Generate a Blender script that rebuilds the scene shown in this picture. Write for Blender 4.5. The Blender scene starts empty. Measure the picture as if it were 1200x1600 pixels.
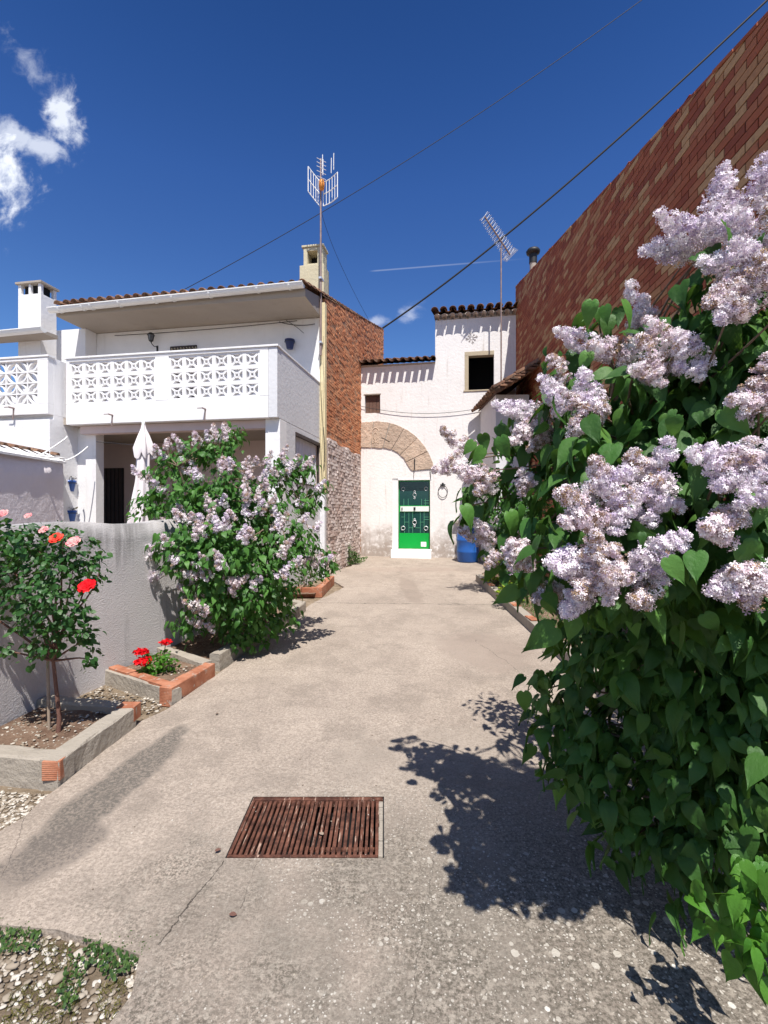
import bpy, math, random
import numpy as np
from mathutils import Vector, Matrix
from mathutils.geometry import delaunay_2d_cdt, intersect_point_line
random.seed(7)
rng = np.random.default_rng(11)
PI = math.pi
scene = bpy.context.scene
COL = scene.collection
F = 740.0
CAMZ = 1.6

# ---------------------------------------------------------------- layout helpers
def W(px, py, Y):
    """world point seen at picture position (px,py) of the 1200x1600 photo at depth Y"""
    return Vector(((px - 600) / F * Y, Y, CAMZ + (800 - py) / F * Y))

def gz(y):
    """driveway height: it climbs gently to the far house"""
    t = min(max((y - 2.5) / 11.2, 0), 1.0)
    return 0.33 * t

def G(px, py, up=0.0):
    """ground point under a picture position"""
    z = 0.0
    for _ in range(20):
        Y = F * (CAMZ - z - up) / (py - 800)
        z = gz(Y)
    return Vector(((px - 600) / F * Y, Y, z + up))

class Frame:
    def __init__(s, ox, oy, ang):
        s.o = Vector((ox, oy, 0)); s.a = ang
        s.u = Vector((math.cos(ang), math.sin(ang), 0)); s.v = Vector((-math.sin(ang), math.cos(ang), 0))
    def w(s, x, y, z=0):
        return s.o + s.u * x + s.v * y + Vector((0, 0, z))
    def on_y(s, px, py, ly):
        d = Vector(((px - 600) / F, 1, (800 - py) / F)); c = Vector((0, 0, CAMZ))
        k = (ly - (c - s.o).dot(s.v)) / d.dot(s.v)
        p = c + d * k - s.o
        return p.dot(s.u), p.z
    def on_x(s, px, py, lx):
        d = Vector(((px - 600) / F, 1, (800 - py) / F)); c = Vector((0, 0, CAMZ))
        k = (lx - (c - s.o).dot(s.u)) / d.dot(s.u)
        p = c + d * k - s.o
        return p.dot(s.v), p.z

# ---------------------------------------------------------------- object helpers
def tag(o, label=None, cat=None, group=None, kind=None):
    if label: o["label"] = label
    if cat: o["category"] = cat
    if group: o["group"] = group
    if kind: o["kind"] = kind
    return o

def empty(name, loc=(0, 0, 0), rz=0.0, label=None, cat=None, group=None):
    o = bpy.data.objects.new(name, None); COL.objects.link(o)
    o.location = loc; o.rotation_euler = (0, 0, rz); o.empty_display_size = 0.2
    return tag(o, label, cat, group)

class MB:
    def __init__(s):
        s.v = []; s.f = []; s.t = []; s.sm = []
    def add(s, vs, fs, tint=0.5, smooth=False):
        b = len(s.v); s.v += [tuple(v) for v in vs]
        for f in fs:
            s.f.append(tuple(i + b for i in f)); s.sm.append(smooth); s.t.append(tint)
        return s
    def box(s, x0, x1, y0, y1, z0, z1, tint=0.5, M=None):
        vs = [(x0, y0, z0), (x1, y0, z0), (x1, y1, z0), (x0, y1, z0), (x0, y0, z1), (x1, y0, z1), (x1, y1, z1), (x0, y1, z1)]
        if M is not None: vs = [M @ Vector(v) for v in vs]
        return s.add(vs, [(0, 3, 2, 1), (4, 5, 6, 7), (0, 1, 5, 4), (1, 2, 6, 5), (2, 3, 7, 6), (3, 0, 4, 7)], tint)
    def hexa(s, vs, tint=0.5):
        return s.add(vs, [(0, 3, 2, 1), (4, 5, 6, 7), (0, 1, 5, 4), (1, 2, 6, 5), (2, 3, 7, 6), (3, 0, 4, 7)], tint)
    def bar(s, a, b, w, h, up=(0, 0, 1), tint=0.5):
        a = Vector(a); b = Vector(b); d = (b - a).normalized(); up = Vector(up)
        x = d.cross(up)
        if x.length < 1e-4: x = d.cross(Vector((1, 0, 0)))
        x.normalize(); y = x.cross(d).normalized()
        x *= w / 2; y *= h / 2
        vs = [a - x - y, a + x - y, a + x + y, a - x + y, b - x - y, b + x - y, b + x + y, b - x + y]
        return s.add(vs, [(0, 3, 2, 1), (4, 5, 6, 7), (0, 1, 5, 4), (1, 2, 6, 5), (2, 3, 7, 6), (3, 0, 4, 7)], tint)
    def tube(s, pts, r, n=6, tint=0.5, caps=True):
        pts = [Vector(p) for p in pts]
        if not isinstance(r, (list, tuple)): r = [r] * len(pts)
        rings = []; prev = None
        for i, p in enumerate(pts):
            d = (pts[min(i + 1, len(pts) - 1)] - pts[max(i - 1, 0)])
            if d.length < 1e-7: d = Vector((0, 0, 1))
            d.normalize()
            if prev is None:
                a = Vector((0, 0, 1)) if abs(d.z) < 0.9 else Vector((1, 0, 0))
                x = d.cross(a).normalized()
            else:
                x = (prev - d * prev.dot(d))
                if x.length < 1e-5: x = d.orthogonal()
                x.normalize()
            prev = x; y = d.cross(x)
            rings.append([p + (x * math.cos(2 * PI * k / n) + y * math.sin(2 * PI * k / n)) * r[i] for k in range(n)])
        vs = [v for ring in rings for v in ring]; fs = []
        for i in range(len(pts) - 1):
            for k in range(n):
                fs.append((i * n + k, i * n + (k + 1) % n, (i + 1) * n + (k + 1) % n, (i + 1) * n + k))
        s.add(vs, fs, tint, True)
        if caps:
            s.add(rings[0], [tuple(range(n))[::-1]], tint); s.add(rings[-1], [tuple(range(n))], tint)
        return s
    def lathe(s, prof, c=(0, 0, 0), n=20, tint=0.5, smooth=True):
        vs = []; fs = []
        for (r, z) in prof:
            for k in range(n):
                vs.append((c[0] + r * math.cos(2 * PI * k / n), c[1] + r * math.sin(2 * PI * k / n), c[2] + z))
        for i in range(len(prof) - 1):
            for k in range(n):
                fs.append((i * n + k, i * n + (k + 1) % n, (i + 1) * n + (k + 1) % n, (i + 1) * n + k))
        return s.add(vs, fs, tint, smooth)
    def prism(s, poly, d, tint=0.5):
        """poly: list of 3D points, extruded by vector d"""
        n = len(poly); d = Vector(d); a = [Vector(p) for p in poly]; b = [p + d for p in a]
        fs = [tuple(range(n)), tuple(range(2 * n - 1, n - 1, -1))]
        for i in range(n): fs.append((i, (i + 1) % n, n + (i + 1) % n, n + i)[::-1])
        return s.add(a + b, fs, tint)
    def build(s, name, mat, parent=None, bevel=0, loc=None, solid=0):
        me = bpy.data.meshes.new(name); me.from_pydata(s.v, [], s.f)
        me.polygons.foreach_set("use_smooth", s.sm)
        at = me.attributes.new("tint", 'FLOAT', 'FACE'); at.data.foreach_set("value", s.t)
        me.materials.append(mat); me.update()
        o = bpy.data.objects.new(name, me); COL.objects.link(o)
        if parent: o.parent = parent
        if loc is not None: o.location = loc
        if solid:
            m = o.modifiers.new("solid", 'SOLIDIFY'); m.thickness = solid
        if bevel:
            m = o.modifiers.new("bevel", 'BEVEL'); m.width = bevel; m.segments = 2; m.limit_method = 'ANGLE'
        return o

def scatter(name, tv, tf, mats, tints, mat, parent=None, smooth=True):
    """one mesh out of many copies of a small template; mats (n,3,4)"""
    tv = np.array(tv, float); n = len(mats); k = len(tv)
    mats = np.asarray(mats)
    vs = np.einsum('nij,kj->nki', mats[:, :, :3], tv) + mats[:, None, :, 3]
    vs = vs.reshape(-1, 3)
    me = bpy.data.meshes.new(name)
    sizes = np.array([len(f) for f in tf]); flat = np.array([i for f in tf for i in f])
    loops = (flat[None, :] + (np.arange(n) * k)[:, None]).reshape(-1)
    tot = np.tile(sizes, n); starts = np.concatenate([[0], np.cumsum(tot)[:-1]])
    me.vertices.add(n * k); me.vertices.foreach_set("co", vs.reshape(-1))
    me.loops.add(len(loops)); me.loops.foreach_set("vertex_index", loops.astype(np.int32))
    me.polygons.add(len(tot)); me.polygons.foreach_set("loop_start", starts.astype(np.int32))
    me.polygons.foreach_set("loop_total", tot.astype(np.int32))
    me.polygons.foreach_set("use_smooth", [smooth] * len(tot))
    me.update(calc_edges=True)
    at = me.attributes.new("tint", 'FLOAT', 'FACE'); at.data.foreach_set("value", np.repeat(tints, len(tf)))
    me.materials.append(mat); me.validate()
    o = bpy.data.objects.new(name, me); COL.objects.link(o)
    if parent: o.parent = parent
    return o

def basis(axis, nrm, scale, pos):
    """columns: x = side, y = axis, z = normal"""
    a = Vector(axis).normalized(); n = Vector(nrm); n = (n - a * n.dot(a))
    if n.length < 1e-4: n = a.orthogonal()
    n.normalize(); x = a.cross(n)
    return [[x[i] * scale, a[i] * scale, n[i] * scale, pos[i]] for i in range(3)]

# ---------------------------------------------------------------- materials
class NT:
    def __init__(s, name):
        m = bpy.data.materials.new(name); m.use_nodes = True; s.m = m
        s.t = m.node_tree; s.N = s.t.nodes; s.L = s.t.links
        s.b = s.N["Principled BSDF"]; s.out = s.N["Material Output"]
    def new(s, typ, **kw):
        n = s.N.new(typ)
        for k, v in kw.items(): setattr(n, k, v)
        return n
    def put(s, sock, v):
        if v is None: return
        if hasattr(v, 'is_output') or hasattr(v, 'links'): s.L.new(v, sock)
        elif isinstance(v, (tuple, list)):
            if len(v) == 3 and sock.type == 'RGBA': v = (*v, 1)
            sock.default_value = v
        else: sock.default_value = v
    def math(s, op, a, b=None, c=None, clamp=False):
        n = s.new('ShaderNodeMath', operation=op, use_clamp=clamp)
        s.put(n.inputs[0], a); s.put(n.inputs[1], b); s.put(n.inputs[2], c)
        return n.outputs[0]
    def mix(s, f, a, b, mode='MIX'):
        n = s.new('ShaderNodeMix', data_type='RGBA', blend_type=mode)
        s.put(n.inputs[0], f); s.put(n.inputs[6], a); s.put(n.inputs[7], b)
        return n.outputs[2]
    def ramp(s, f, lo, hi, a=0.0, b=1.0, smooth=True):
        n = s.new('ShaderNodeMapRange'); n.interpolation_type = 'SMOOTHSTEP' if smooth else 'LINEAR'
        s.put(n.inputs[0], f)
        for i, v in zip((1, 2, 3, 4), (lo, hi, a, b)): s.put(n.inputs[i], v)
        return n.outputs[0]
    def coord(s):
        if not hasattr(s, '_c'): s._c = s.new('ShaderNodeTexCoord').outputs['Object']
        return s._c
    def xyz(s):
        if not hasattr(s, '_s'):
            n = s.new('ShaderNodeSeparateXYZ'); s.L.new(s.coord(), n.inputs[0]); s._s = n.outputs
        return s._s
    def comb(s, x, y, z):
        n = s.new('ShaderNodeCombineXYZ'); s.put(n.inputs[0], x); s.put(n.inputs[1], y); s.put(n.inputs[2], z); return n.outputs[0]
    def noise(s, scale, detail=4, rough=0.55, vec=None, dist=0.0, out=0):
        n = s.new('ShaderNodeTexNoise'); s.L.new(vec if vec is not None else s.coord(), n.inputs['Vector'])
        n.inputs['Scale'].default_value = scale; n.inputs['Detail'].default_value = detail
        n.inputs['Roughness'].default_value = rough; n.inputs['Distortion'].default_value = dist
        return n.outputs[out]
    def voronoi(s, scale, feature='F1', vec=None, out='Distance', rand=1.0):
        n = s.new('ShaderNodeTexVoronoi', feature=feature); s.L.new(vec if vec is not None else s.coord(), n.inputs['Vector'])
        n.inputs['Scale'].default_value = scale; n.inputs['Randomness'].default_value = rand
        return n.outputs[out]
    def tint(s):
        n = s.new('ShaderNodeAttribute'); n.attribute_name = 'tint'; return n.outputs['Fac']
    def scalev(s, v, sc):
        n = s.new('ShaderNodeMapping'); s.L.new(v, n.inputs[0]); n.inputs['Scale'].default_value = sc; return n.outputs[0]
    def bump(s, h, strength=0.3, dist=0.01, prev=None):
        n = s.new('ShaderNodeBump'); n.inputs['Strength'].default_value = strength; n.inputs['Distance'].default_value = dist
        s.put(n.inputs['Height'], h)
        if prev is not None: s.L.new(prev, n.inputs['Normal'])
        return n.outputs[0]
    def fin(s, col=None, rough=0.8, nrm=None, metal=0.0, spec=0.3):
        s.put(s.b.inputs['Base Color'], col); s.put(s.b.inputs['Roughness'], rough)
        s.b.inputs['Metallic'].default_value = metal; s.b.inputs['Specular IOR Level'].default_value = spec
        if nrm is not None: s.L.new(nrm, s.b.inputs['Normal'])
        return s.m

def plain(name, col, rough=0.6, var=0.15, sc=8, metal=0.0, spec=0.4, bmp=0.15):
    t = NT(name); n = t.noise(sc, 5)
    c = t.mix(n, tuple(x * (1 - var) for x in col), tuple(min(1, x * (1 + var)) for x in col))
    return t.fin(c, rough, t.bump(t.noise(sc * 5, 4), bmp, 0.01), metal, spec)

def plaster(name, col, dirt=0.35, dirtcol=(0.38, 0.34, 0.30), bmp=0.35, damp=None, streak=True, coarse=14, topdark=None):
    """rough lime-washed render with blotches, rain streaks and fine grain; damp = (z0,z1) rising stain"""
    t = NT(name)
    big = t.noise(0.9, 6, 0.6); med = t.noise(5, 6, 0.65)
    c = t.mix(t.ramp(big, 0.35, 0.7), tuple(x * 0.93 for x in col), col)
    c = t.mix(t.math('MULTIPLY', t.ramp(med, 0.52, 0.75), dirt * 0.6), c, tuple(x * 0.72 for x in col))
    if streak:
        sv = t.scalev(t.coord(), (5, 5, 0.35))
        st = t.noise(2.2, 5, 0.6, vec=sv)
        c = t.mix(t.math('MULTIPLY', t.ramp(st, 0.56, 0.78), dirt), c, dirtcol)
    if damp:
        z = t.xyz()[2]
        zz = t.math('ADD', z, t.math('MULTIPLY', t.math('SUBTRACT', t.noise(1.6, 6, 0.65), 0.5), (damp[1] - damp[0]) * 2.2))
        m = t.ramp(zz, damp[0], damp[1], 1.0, 0.0)
        m = t.math('MULTIPLY', m, t.ramp(t.noise(7, 6, 0.7), 0.30, 0.52))
        c = t.mix(t.math('MULTIPLY', m, 0.8), c, (0.27, 0.21, 0.165))
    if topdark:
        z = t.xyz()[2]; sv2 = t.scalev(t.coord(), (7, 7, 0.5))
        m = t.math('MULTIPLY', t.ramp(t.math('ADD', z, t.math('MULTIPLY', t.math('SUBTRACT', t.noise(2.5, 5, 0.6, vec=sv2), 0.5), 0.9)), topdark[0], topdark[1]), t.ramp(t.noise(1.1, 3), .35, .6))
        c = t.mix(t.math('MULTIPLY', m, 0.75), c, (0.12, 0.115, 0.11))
    b1 = t.bump(t.noise(coarse, 6, 0.6), bmp, 0.02)
    b2 = t.bump(t.noise(110, 3, 0.6), bmp * 0.7, 0.004, b1)
    return t.fin(c, 0.9, b2, 0, 0.2)

def bricks(name, ramp_cols, bmp=0.5, smear=None, smear_amt=0.5, rough=0.9):
    """material for walls whose every brick is modelled: colour from the per-brick tint"""
    t = NT(name); n = t.new('ShaderNodeValToRGB'); t.L.new(t.tint(), n.inputs[0])
    cr = n.color_ramp; cr.elements[0].color = (*ramp_cols[0][1], 1); cr.elements[0].position = ramp_cols[0][0]
    cr.elements[1].color = (*ramp_cols[-1][1], 1); cr.elements[1].position = ramp_cols[-1][0]
    for p, c in ramp_cols[1:-1]:
        e = cr.elements.new(p); e.color = (*c, 1)
    cr.interpolation = 'CONSTANT' if len(ramp_cols) > 4 else 'LINEAR'
    c = n.outputs[0]
    v = t.noise(22, 5, 0.6)
    c = t.mix(t.ramp(v, 0.3, 0.75), c, (0.5, 0.5, 0.5), 'OVERLAY') if False else t.mix(t.math('MULTIPLY', t.ramp(v, 0.45, 0.75), 0.35), c, (0.16, 0.09, 0.065))
    if smear:
        c = t.mix(t.math('MULTIPLY', t.ramp(t.noise(1.3, 6, 0.65), 0.46, 0.62), smear_amt), c, smear)
    return t.fin(c, rough, t.bump(t.noise(60, 5, 0.7), bmp, 0.006), 0, 0.25)

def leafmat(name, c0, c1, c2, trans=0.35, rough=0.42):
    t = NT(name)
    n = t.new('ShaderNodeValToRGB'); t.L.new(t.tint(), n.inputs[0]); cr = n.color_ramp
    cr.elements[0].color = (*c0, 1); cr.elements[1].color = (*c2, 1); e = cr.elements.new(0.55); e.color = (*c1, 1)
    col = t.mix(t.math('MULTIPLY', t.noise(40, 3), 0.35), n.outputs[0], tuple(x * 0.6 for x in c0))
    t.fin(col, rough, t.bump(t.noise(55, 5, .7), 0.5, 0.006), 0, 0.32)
    tr = t.new('ShaderNodeBsdfTranslucent')
    t.L.new(t.mix(0.5, col, (0.22, 0.42, 0.05), 'MIX'), tr.inputs[0])
    mx = t.new('ShaderNodeMixShader'); mx.inputs[0].default_value = trans
    t.L.new(t.b.outputs[0], mx.inputs[1]); t.L.new(tr.outputs[0], mx.inputs[2]); t.L.new(mx.outputs[0], t.out.inputs[0])
    return t.m

M = {}
M['white'] = plaster('white_plaster', (0.87, 0.86, 0.86), 0.28, (0.58, 0.55, 0.54), 0.35)
M['white_trim'] = plaster('white_painted_concrete', (0.87, 0.86, 0.86), 0.22, (0.55, 0.52, 0.50), 0.2)
M['side'] = plaster('weathered_side_plaster', (0.72, 0.72, 0.74), 0.45, (0.42, 0.42, 0.45), 0.35)
M['far'] = plaster('far_house_limewash', (0.86, 0.83, 0.81), 0.65, (0.42, 0.35, 0.29), 0.5, damp=(0.45, 1.5))
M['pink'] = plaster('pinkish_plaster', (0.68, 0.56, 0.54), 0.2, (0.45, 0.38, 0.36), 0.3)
M['lav'] = plaster('grey_lilac_plaster', (0.86, 0.80, 0.83), 0.2, (0.40, 0.36, 0.38), 0.8, streak=False, coarse=9)
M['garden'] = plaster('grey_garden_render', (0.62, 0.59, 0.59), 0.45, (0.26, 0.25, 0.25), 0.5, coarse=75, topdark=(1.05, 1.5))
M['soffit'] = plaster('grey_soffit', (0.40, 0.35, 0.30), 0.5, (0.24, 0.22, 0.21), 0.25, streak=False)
M['cream'] = plaster('cream_chimney_render', (0.60, 0.54, 0.38), 0.6, (0.25, 0.22, 0.17), 0.4)
M['yellow'] = plaster('yellow_pillar_paint', (0.80, 0.68, 0.42), 0.25, (0.45, 0.38, 0.26), 0.3)
def stonemat():
    t = NT('sand_stone'); c = t.mix(t.tint(), (0.52, 0.40, 0.31), (0.68, 0.52, 0.40))
    c = t.mix(t.math('MULTIPLY', t.ramp(t.noise(6, 7, .7), .40, .62), .5), c, (.34, .27, .21)); c = t.mix(t.math('MULTIPLY', t.ramp(t.noise(17, 5, .7), .55, .7), .5), c, (.66, .55, .45))
    return t.fin(c, .95, t.bump(t.noise(12, 8, .7), 1.0, .04), 0, .15)
M['stone'] = stonemat()
M['kerb'] = plaster('kerb_concrete', (0.36, 0.32, 0.27), 0.7, (0.20, 0.18, 0.16), 0.7, streak=False, coarse=25)
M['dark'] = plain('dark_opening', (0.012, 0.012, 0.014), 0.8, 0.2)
M['gutter'] = plain('white_gutter', (0.88, 0.88, 0.87), 0.35, 0.08, 3)
M['iron'] = plain('black_iron', (0.02, 0.02, 0.022), 0.5, 0.3, 20)
M['cable'] = plain('cable_black', (0.015, 0.015, 0.018), 0.6, 0.1)
M['alu'] = plain('aluminium', (0.75, 0.76, 0.78), 0.35, 0.1, 10, 0.6)
M['mast'] = plain('mast_steel', (0.30, 0.22, 0.20), 0.5, 0.5, 9, 0.3)
M['orangeplastic'] = plain('orange_plastic', (0.75, 0.28, 0.05), 0.4, 0.1)
M['bluepot'] = plain('blue_glaze', (0.02, 0.10, 0.42), 0.3, 0.15, 6)
M['navy'] = plain('navy_pot', (0.012, 0.03, 0.13), 0.35, 0.15, 6)
M['barrel'] = plain('blue_barrel_plastic', (0.02, 0.10, 0.36), 0.35, 0.25, 5)
M['cloth'] = plain('parasol_cloth', (0.80, 0.74, 0.74), 0.85, 0.06, 12)
M['curtain'] = plain('curtain_cloth', (0.72, 0.71, 0.75), 0.9, 0.06, 14)
M['wood'] = plain('old_wood', (0.13, 0.07, 0.05), 0.7, 0.4, 12)
M['darkwood'] = plain('dark_door_wood', (0.05, 0.035, 0.035), 0.6, 0.4, 12)
M['green'] = plain('green_door_paint', (0.0, 0.33, 0.045), 0.38, 0.12, 3)
M['doorglass'] = plain('dark_door_glass', (0.012, 0.055, 0.05), 0.15, 0.2, 2, spec=0.6, bmp=0.02)
M['thin'] = plain('pale_green_bars', (0.10, 0.36, 0.22), 0.5, 0.1)
M['paper'] = plain('white_paper', (0.8, 0.8, 0.78), 0.8, 0.05)
M['bark'] = plain('lilac_bark', (0.20, 0.14, 0.10), 0.9, 0.4, 25, bmp=0.5)
M['rosebark'] = plain('rose_bark', (0.16, 0.08, 0.06), 0.85, 0.4, 30, bmp=0.5)
M['stick'] = plain('grey_stake_wood', (0.32, 0.25, 0.19), 0.9, 0.3, 30)
M['pvc'] = plain('dark_plastic', (0.03, 0.03, 0.035), 0.5, 0.2)

def tilemat():
    t = NT('clay_roof_tiles'); n = t.new('ShaderNodeValToRGB'); t.L.new(t.tint(), n.inputs[0]); cr = n.color_ramp
    cr.elements[0].color = (0.10, 0.055, 0.04, 1); cr.elements[1].color = (0.34, 0.19, 0.12, 1)
    e = cr.elements.new(0.5); e.color = (0.20, 0.10, 0.065, 1)
    c = t.mix(t.math('MULTIPLY', t.ramp(t.noise(9, 6, 0.7), 0.45, 0.65), 0.8), n.outputs[0], (0.06, 0.055, 0.045))
    c = t.mix(t.math('MULTIPLY', t.ramp(t.noise(31, 4, 0.7), 0.55, 0.7), 0.5), c, (0.36, 0.32, 0.22))
    return t.fin(c, 0.9, t.bump(t.noise(50, 4), 0.5, 0.006), 0, 0.2)
M['tile'] = tilemat()

def clay():
    t = NT('orange_hollow_brick')
    c = t.mix(t.ramp(t.noise(6, 5, 0.6), 0.35, 0.65), (0.30, 0.11, 0.06), (0.45, 0.20, 0.12))
    c = t.mix(t.math('MULTIPLY', t.ramp(t.noise(14, 6, 0.7), 0.55, 0.66), 0.8), c, (0.40, 0.35, 0.30))
    w = t.new('ShaderNodeTexWave'); w.wave_type = 'BANDS'; w.bands_direction = 'Z'; w.inputs['Scale'].default_value = 26
    t.L.new(t.coord(), w.inputs['Vector'])
    return t.fin(c, 0.85, t.bump(w.outputs[0], 0.35, 0.004, t.bump(t.noise(40, 5), 0.5, 0.008)), 0, 0.2)
M['clay'] = clay()

M['brickR'] = bricks('red_and_tan_bricks', [(0.0, (0.34, 0.095, 0.050)), (0.22, (0.40, 0.125, 0.062)), (0.40, (0.29, 0.080, 0.045)), (0.58, (0.42, 0.155, 0.080)), (0.70, (0.46, 0.23, 0.11)), (0.85, (0.53, 0.31, 0.155)), (0.97, (0.20, 0.06, 0.035))], 0.4)
M['mortarR'] = plain('dark_mortar', (0.075, 0.035, 0.026), 0.95, 0.3, 20, bmp=0.5)
M['brickL'] = bricks('orange_rough_bricks', [(0.0, (0.50, 0.19, 0.09)), (0.5, (0.64, 0.26, 0.125)), (1.0, (0.72, 0.35, 0.18))], 0.9, (0.50, 0.26, 0.15), 0.5)
M['mortarL'] = plain('rough_mortar', (0.40, 0.22, 0.13), 0.95, 0.3, 20, bmp=0.8)
M['brickW'] = bricks('whitewashed_bricks', [(0.0, (0.58, 0.47, 0.43)), (0.5, (0.72, 0.62, 0.58)), (1.0, (0.82, 0.74, 0.70))], 0.9, (0.40, 0.25, 0.19), 0.45)
M['mortarW'] = plain('whitewashed_mortar', (0.42, 0.34, 0.31), 0.95, 0.3, 20, bmp=0.8)

M['leaf'] = leafmat('lilac_leaf', (0.038, 0.115, 0.024), (0.080, 0.215, 0.042), (0.16, 0.35, 0.075), 0.32, 0.42)
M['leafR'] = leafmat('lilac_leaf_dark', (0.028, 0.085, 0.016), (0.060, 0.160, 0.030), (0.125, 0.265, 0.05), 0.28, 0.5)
M['youngleaf'] = leafmat('young_lilac_leaf', (0.06, 0.20, 0.025), (0.10, 0.28, 0.035), (0.16, 0.36, 0.05), 0.40, 0.38)
M['roseleaf'] = leafmat('rose_leaf', (0.022, 0.075, 0.022), (0.04, 0.12, 0.030), (0.07, 0.17, 0.035), 0.25, 0.35)
M['weed'] = leafmat('weed_leaf', (0.03, 0.07, 0.02), (0.06, 0.13, 0.03), (0.12, 0.20, 0.05), 0.3, 0.6)
M['yellowleaf'] = leafmat('yellow_green_leaf', (0.16, 0.28, 0.02), (0.30, 0.42, 0.03), (0.42, 0.50, 0.05), 0.35, 0.5)
M['potleaf'] = leafmat('purple_pot_leaf', (0.04, 0.02, 0.03), (0.10, 0.04, 0.07), (0.12, 0.10, 0.05), 0.2, 0.5)

def petalmat(name, stops, trans=0.35):
    t = NT(name); n = t.new('ShaderNodeValToRGB'); t.L.new(t.tint(), n.inputs[0]); cr = n.color_ramp
    cr.elements[0].color = (*stops[0][1], 1); cr.elements[0].position = stops[0][0]
    cr.elements[1].color = (*stops[-1][1], 1); cr.elements[1].position = stops[-1][0]
    for p, c in stops[1:-1]:
        e = cr.elements.new(p); e.color = (*c, 1)
    t.fin(n.outputs[0], 0.7, None, 0, 0.15)
    tr = t.new('ShaderNodeBsdfTranslucent'); t.L.new(n.outputs[0], tr.inputs[0])
    mx = t.new('ShaderNodeMixShader'); mx.inputs[0].default_value = trans
    t.L.new(t.b.outputs[0], mx.inputs[1]); t.L.new(tr.outputs[0], mx.inputs[2]); t.L.new(mx.outputs[0], t.out.inputs[0])
    return t.m
M['lilac'] = petalmat('lilac_petals', [(0.0, (0.30, 0.17, 0.08)), (0.10, (0.42, 0.30, 0.22)), (0.14, (0.46, 0.36, 0.54)), (0.45, (0.77, 0.66, 0.76)), (0.8, (0.96, 0.89, 0.92)), (1.0, (0.98, 0.93, 0.94))], 0.14)
M['lilac2'] = petalmat('faded_lilac_petals', [(0.0, (0.34, 0.22, 0.12)), (0.25, (0.50, 0.36, 0.30)), (0.3, (0.54, 0.40, 0.50)), (0.5, (0.80, 0.66, 0.72)), (0.8, (0.96, 0.88, 0.89)), (1.0, (0.98, 0.92, 0.92))], 0.14)
M['red'] = petalmat('red_petals', [(0, (0.60, 0.0, 0.008)), (1, (0.85, 0.015, 0.02))], 0.15)
M['orangered'] = petalmat('orange_red_petals', [(0, (0.80, 0.02, 0.015)), (1, (0.85, 0.12, 0.07))], 0.15)
M['pinkp'] = petalmat('pink_petals', [(0, (0.75, 0.22, 0.25)), (1, (0.85, 0.50, 0.45))], 0.15)

def soilmat(name, a, b, peb=(0.5, 0.45, 0.38), amt=1.0):
    t = NT(name); c = t.mix(t.ramp(t.noise(7, 7, 0.7), 0.35, 0.65), a, b)
    v = t.voronoi(38); m = t.math('MULTIPLY', t.math('LESS_THAN', v, 0.22), t.math('GREATER_THAN', t.noise(5, 3), 0.5))
    c = t.mix(t.math('MULTIPLY', m, amt), c, peb)
    return t.fin(c, 0.95, t.bump(t.noise(28, 8, 0.75), 1.0, 0.03), 0, 0.15)
M['soil'] = soilmat('garden_soil', (0.16, 0.10, 0.07), (0.28, 0.19, 0.135))
M['dirt'] = soilmat('dry_ground', (0.20, 0.15, 0.10), (0.32, 0.25, 0.18))
M['pebble'] = petalmat('pebbles', [(0, (0.14, 0.105, 0.075)), (0.55, (0.32, 0.27, 0.21)), (1, (0.60, 0.56, 0.50))], 0.0)

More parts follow.
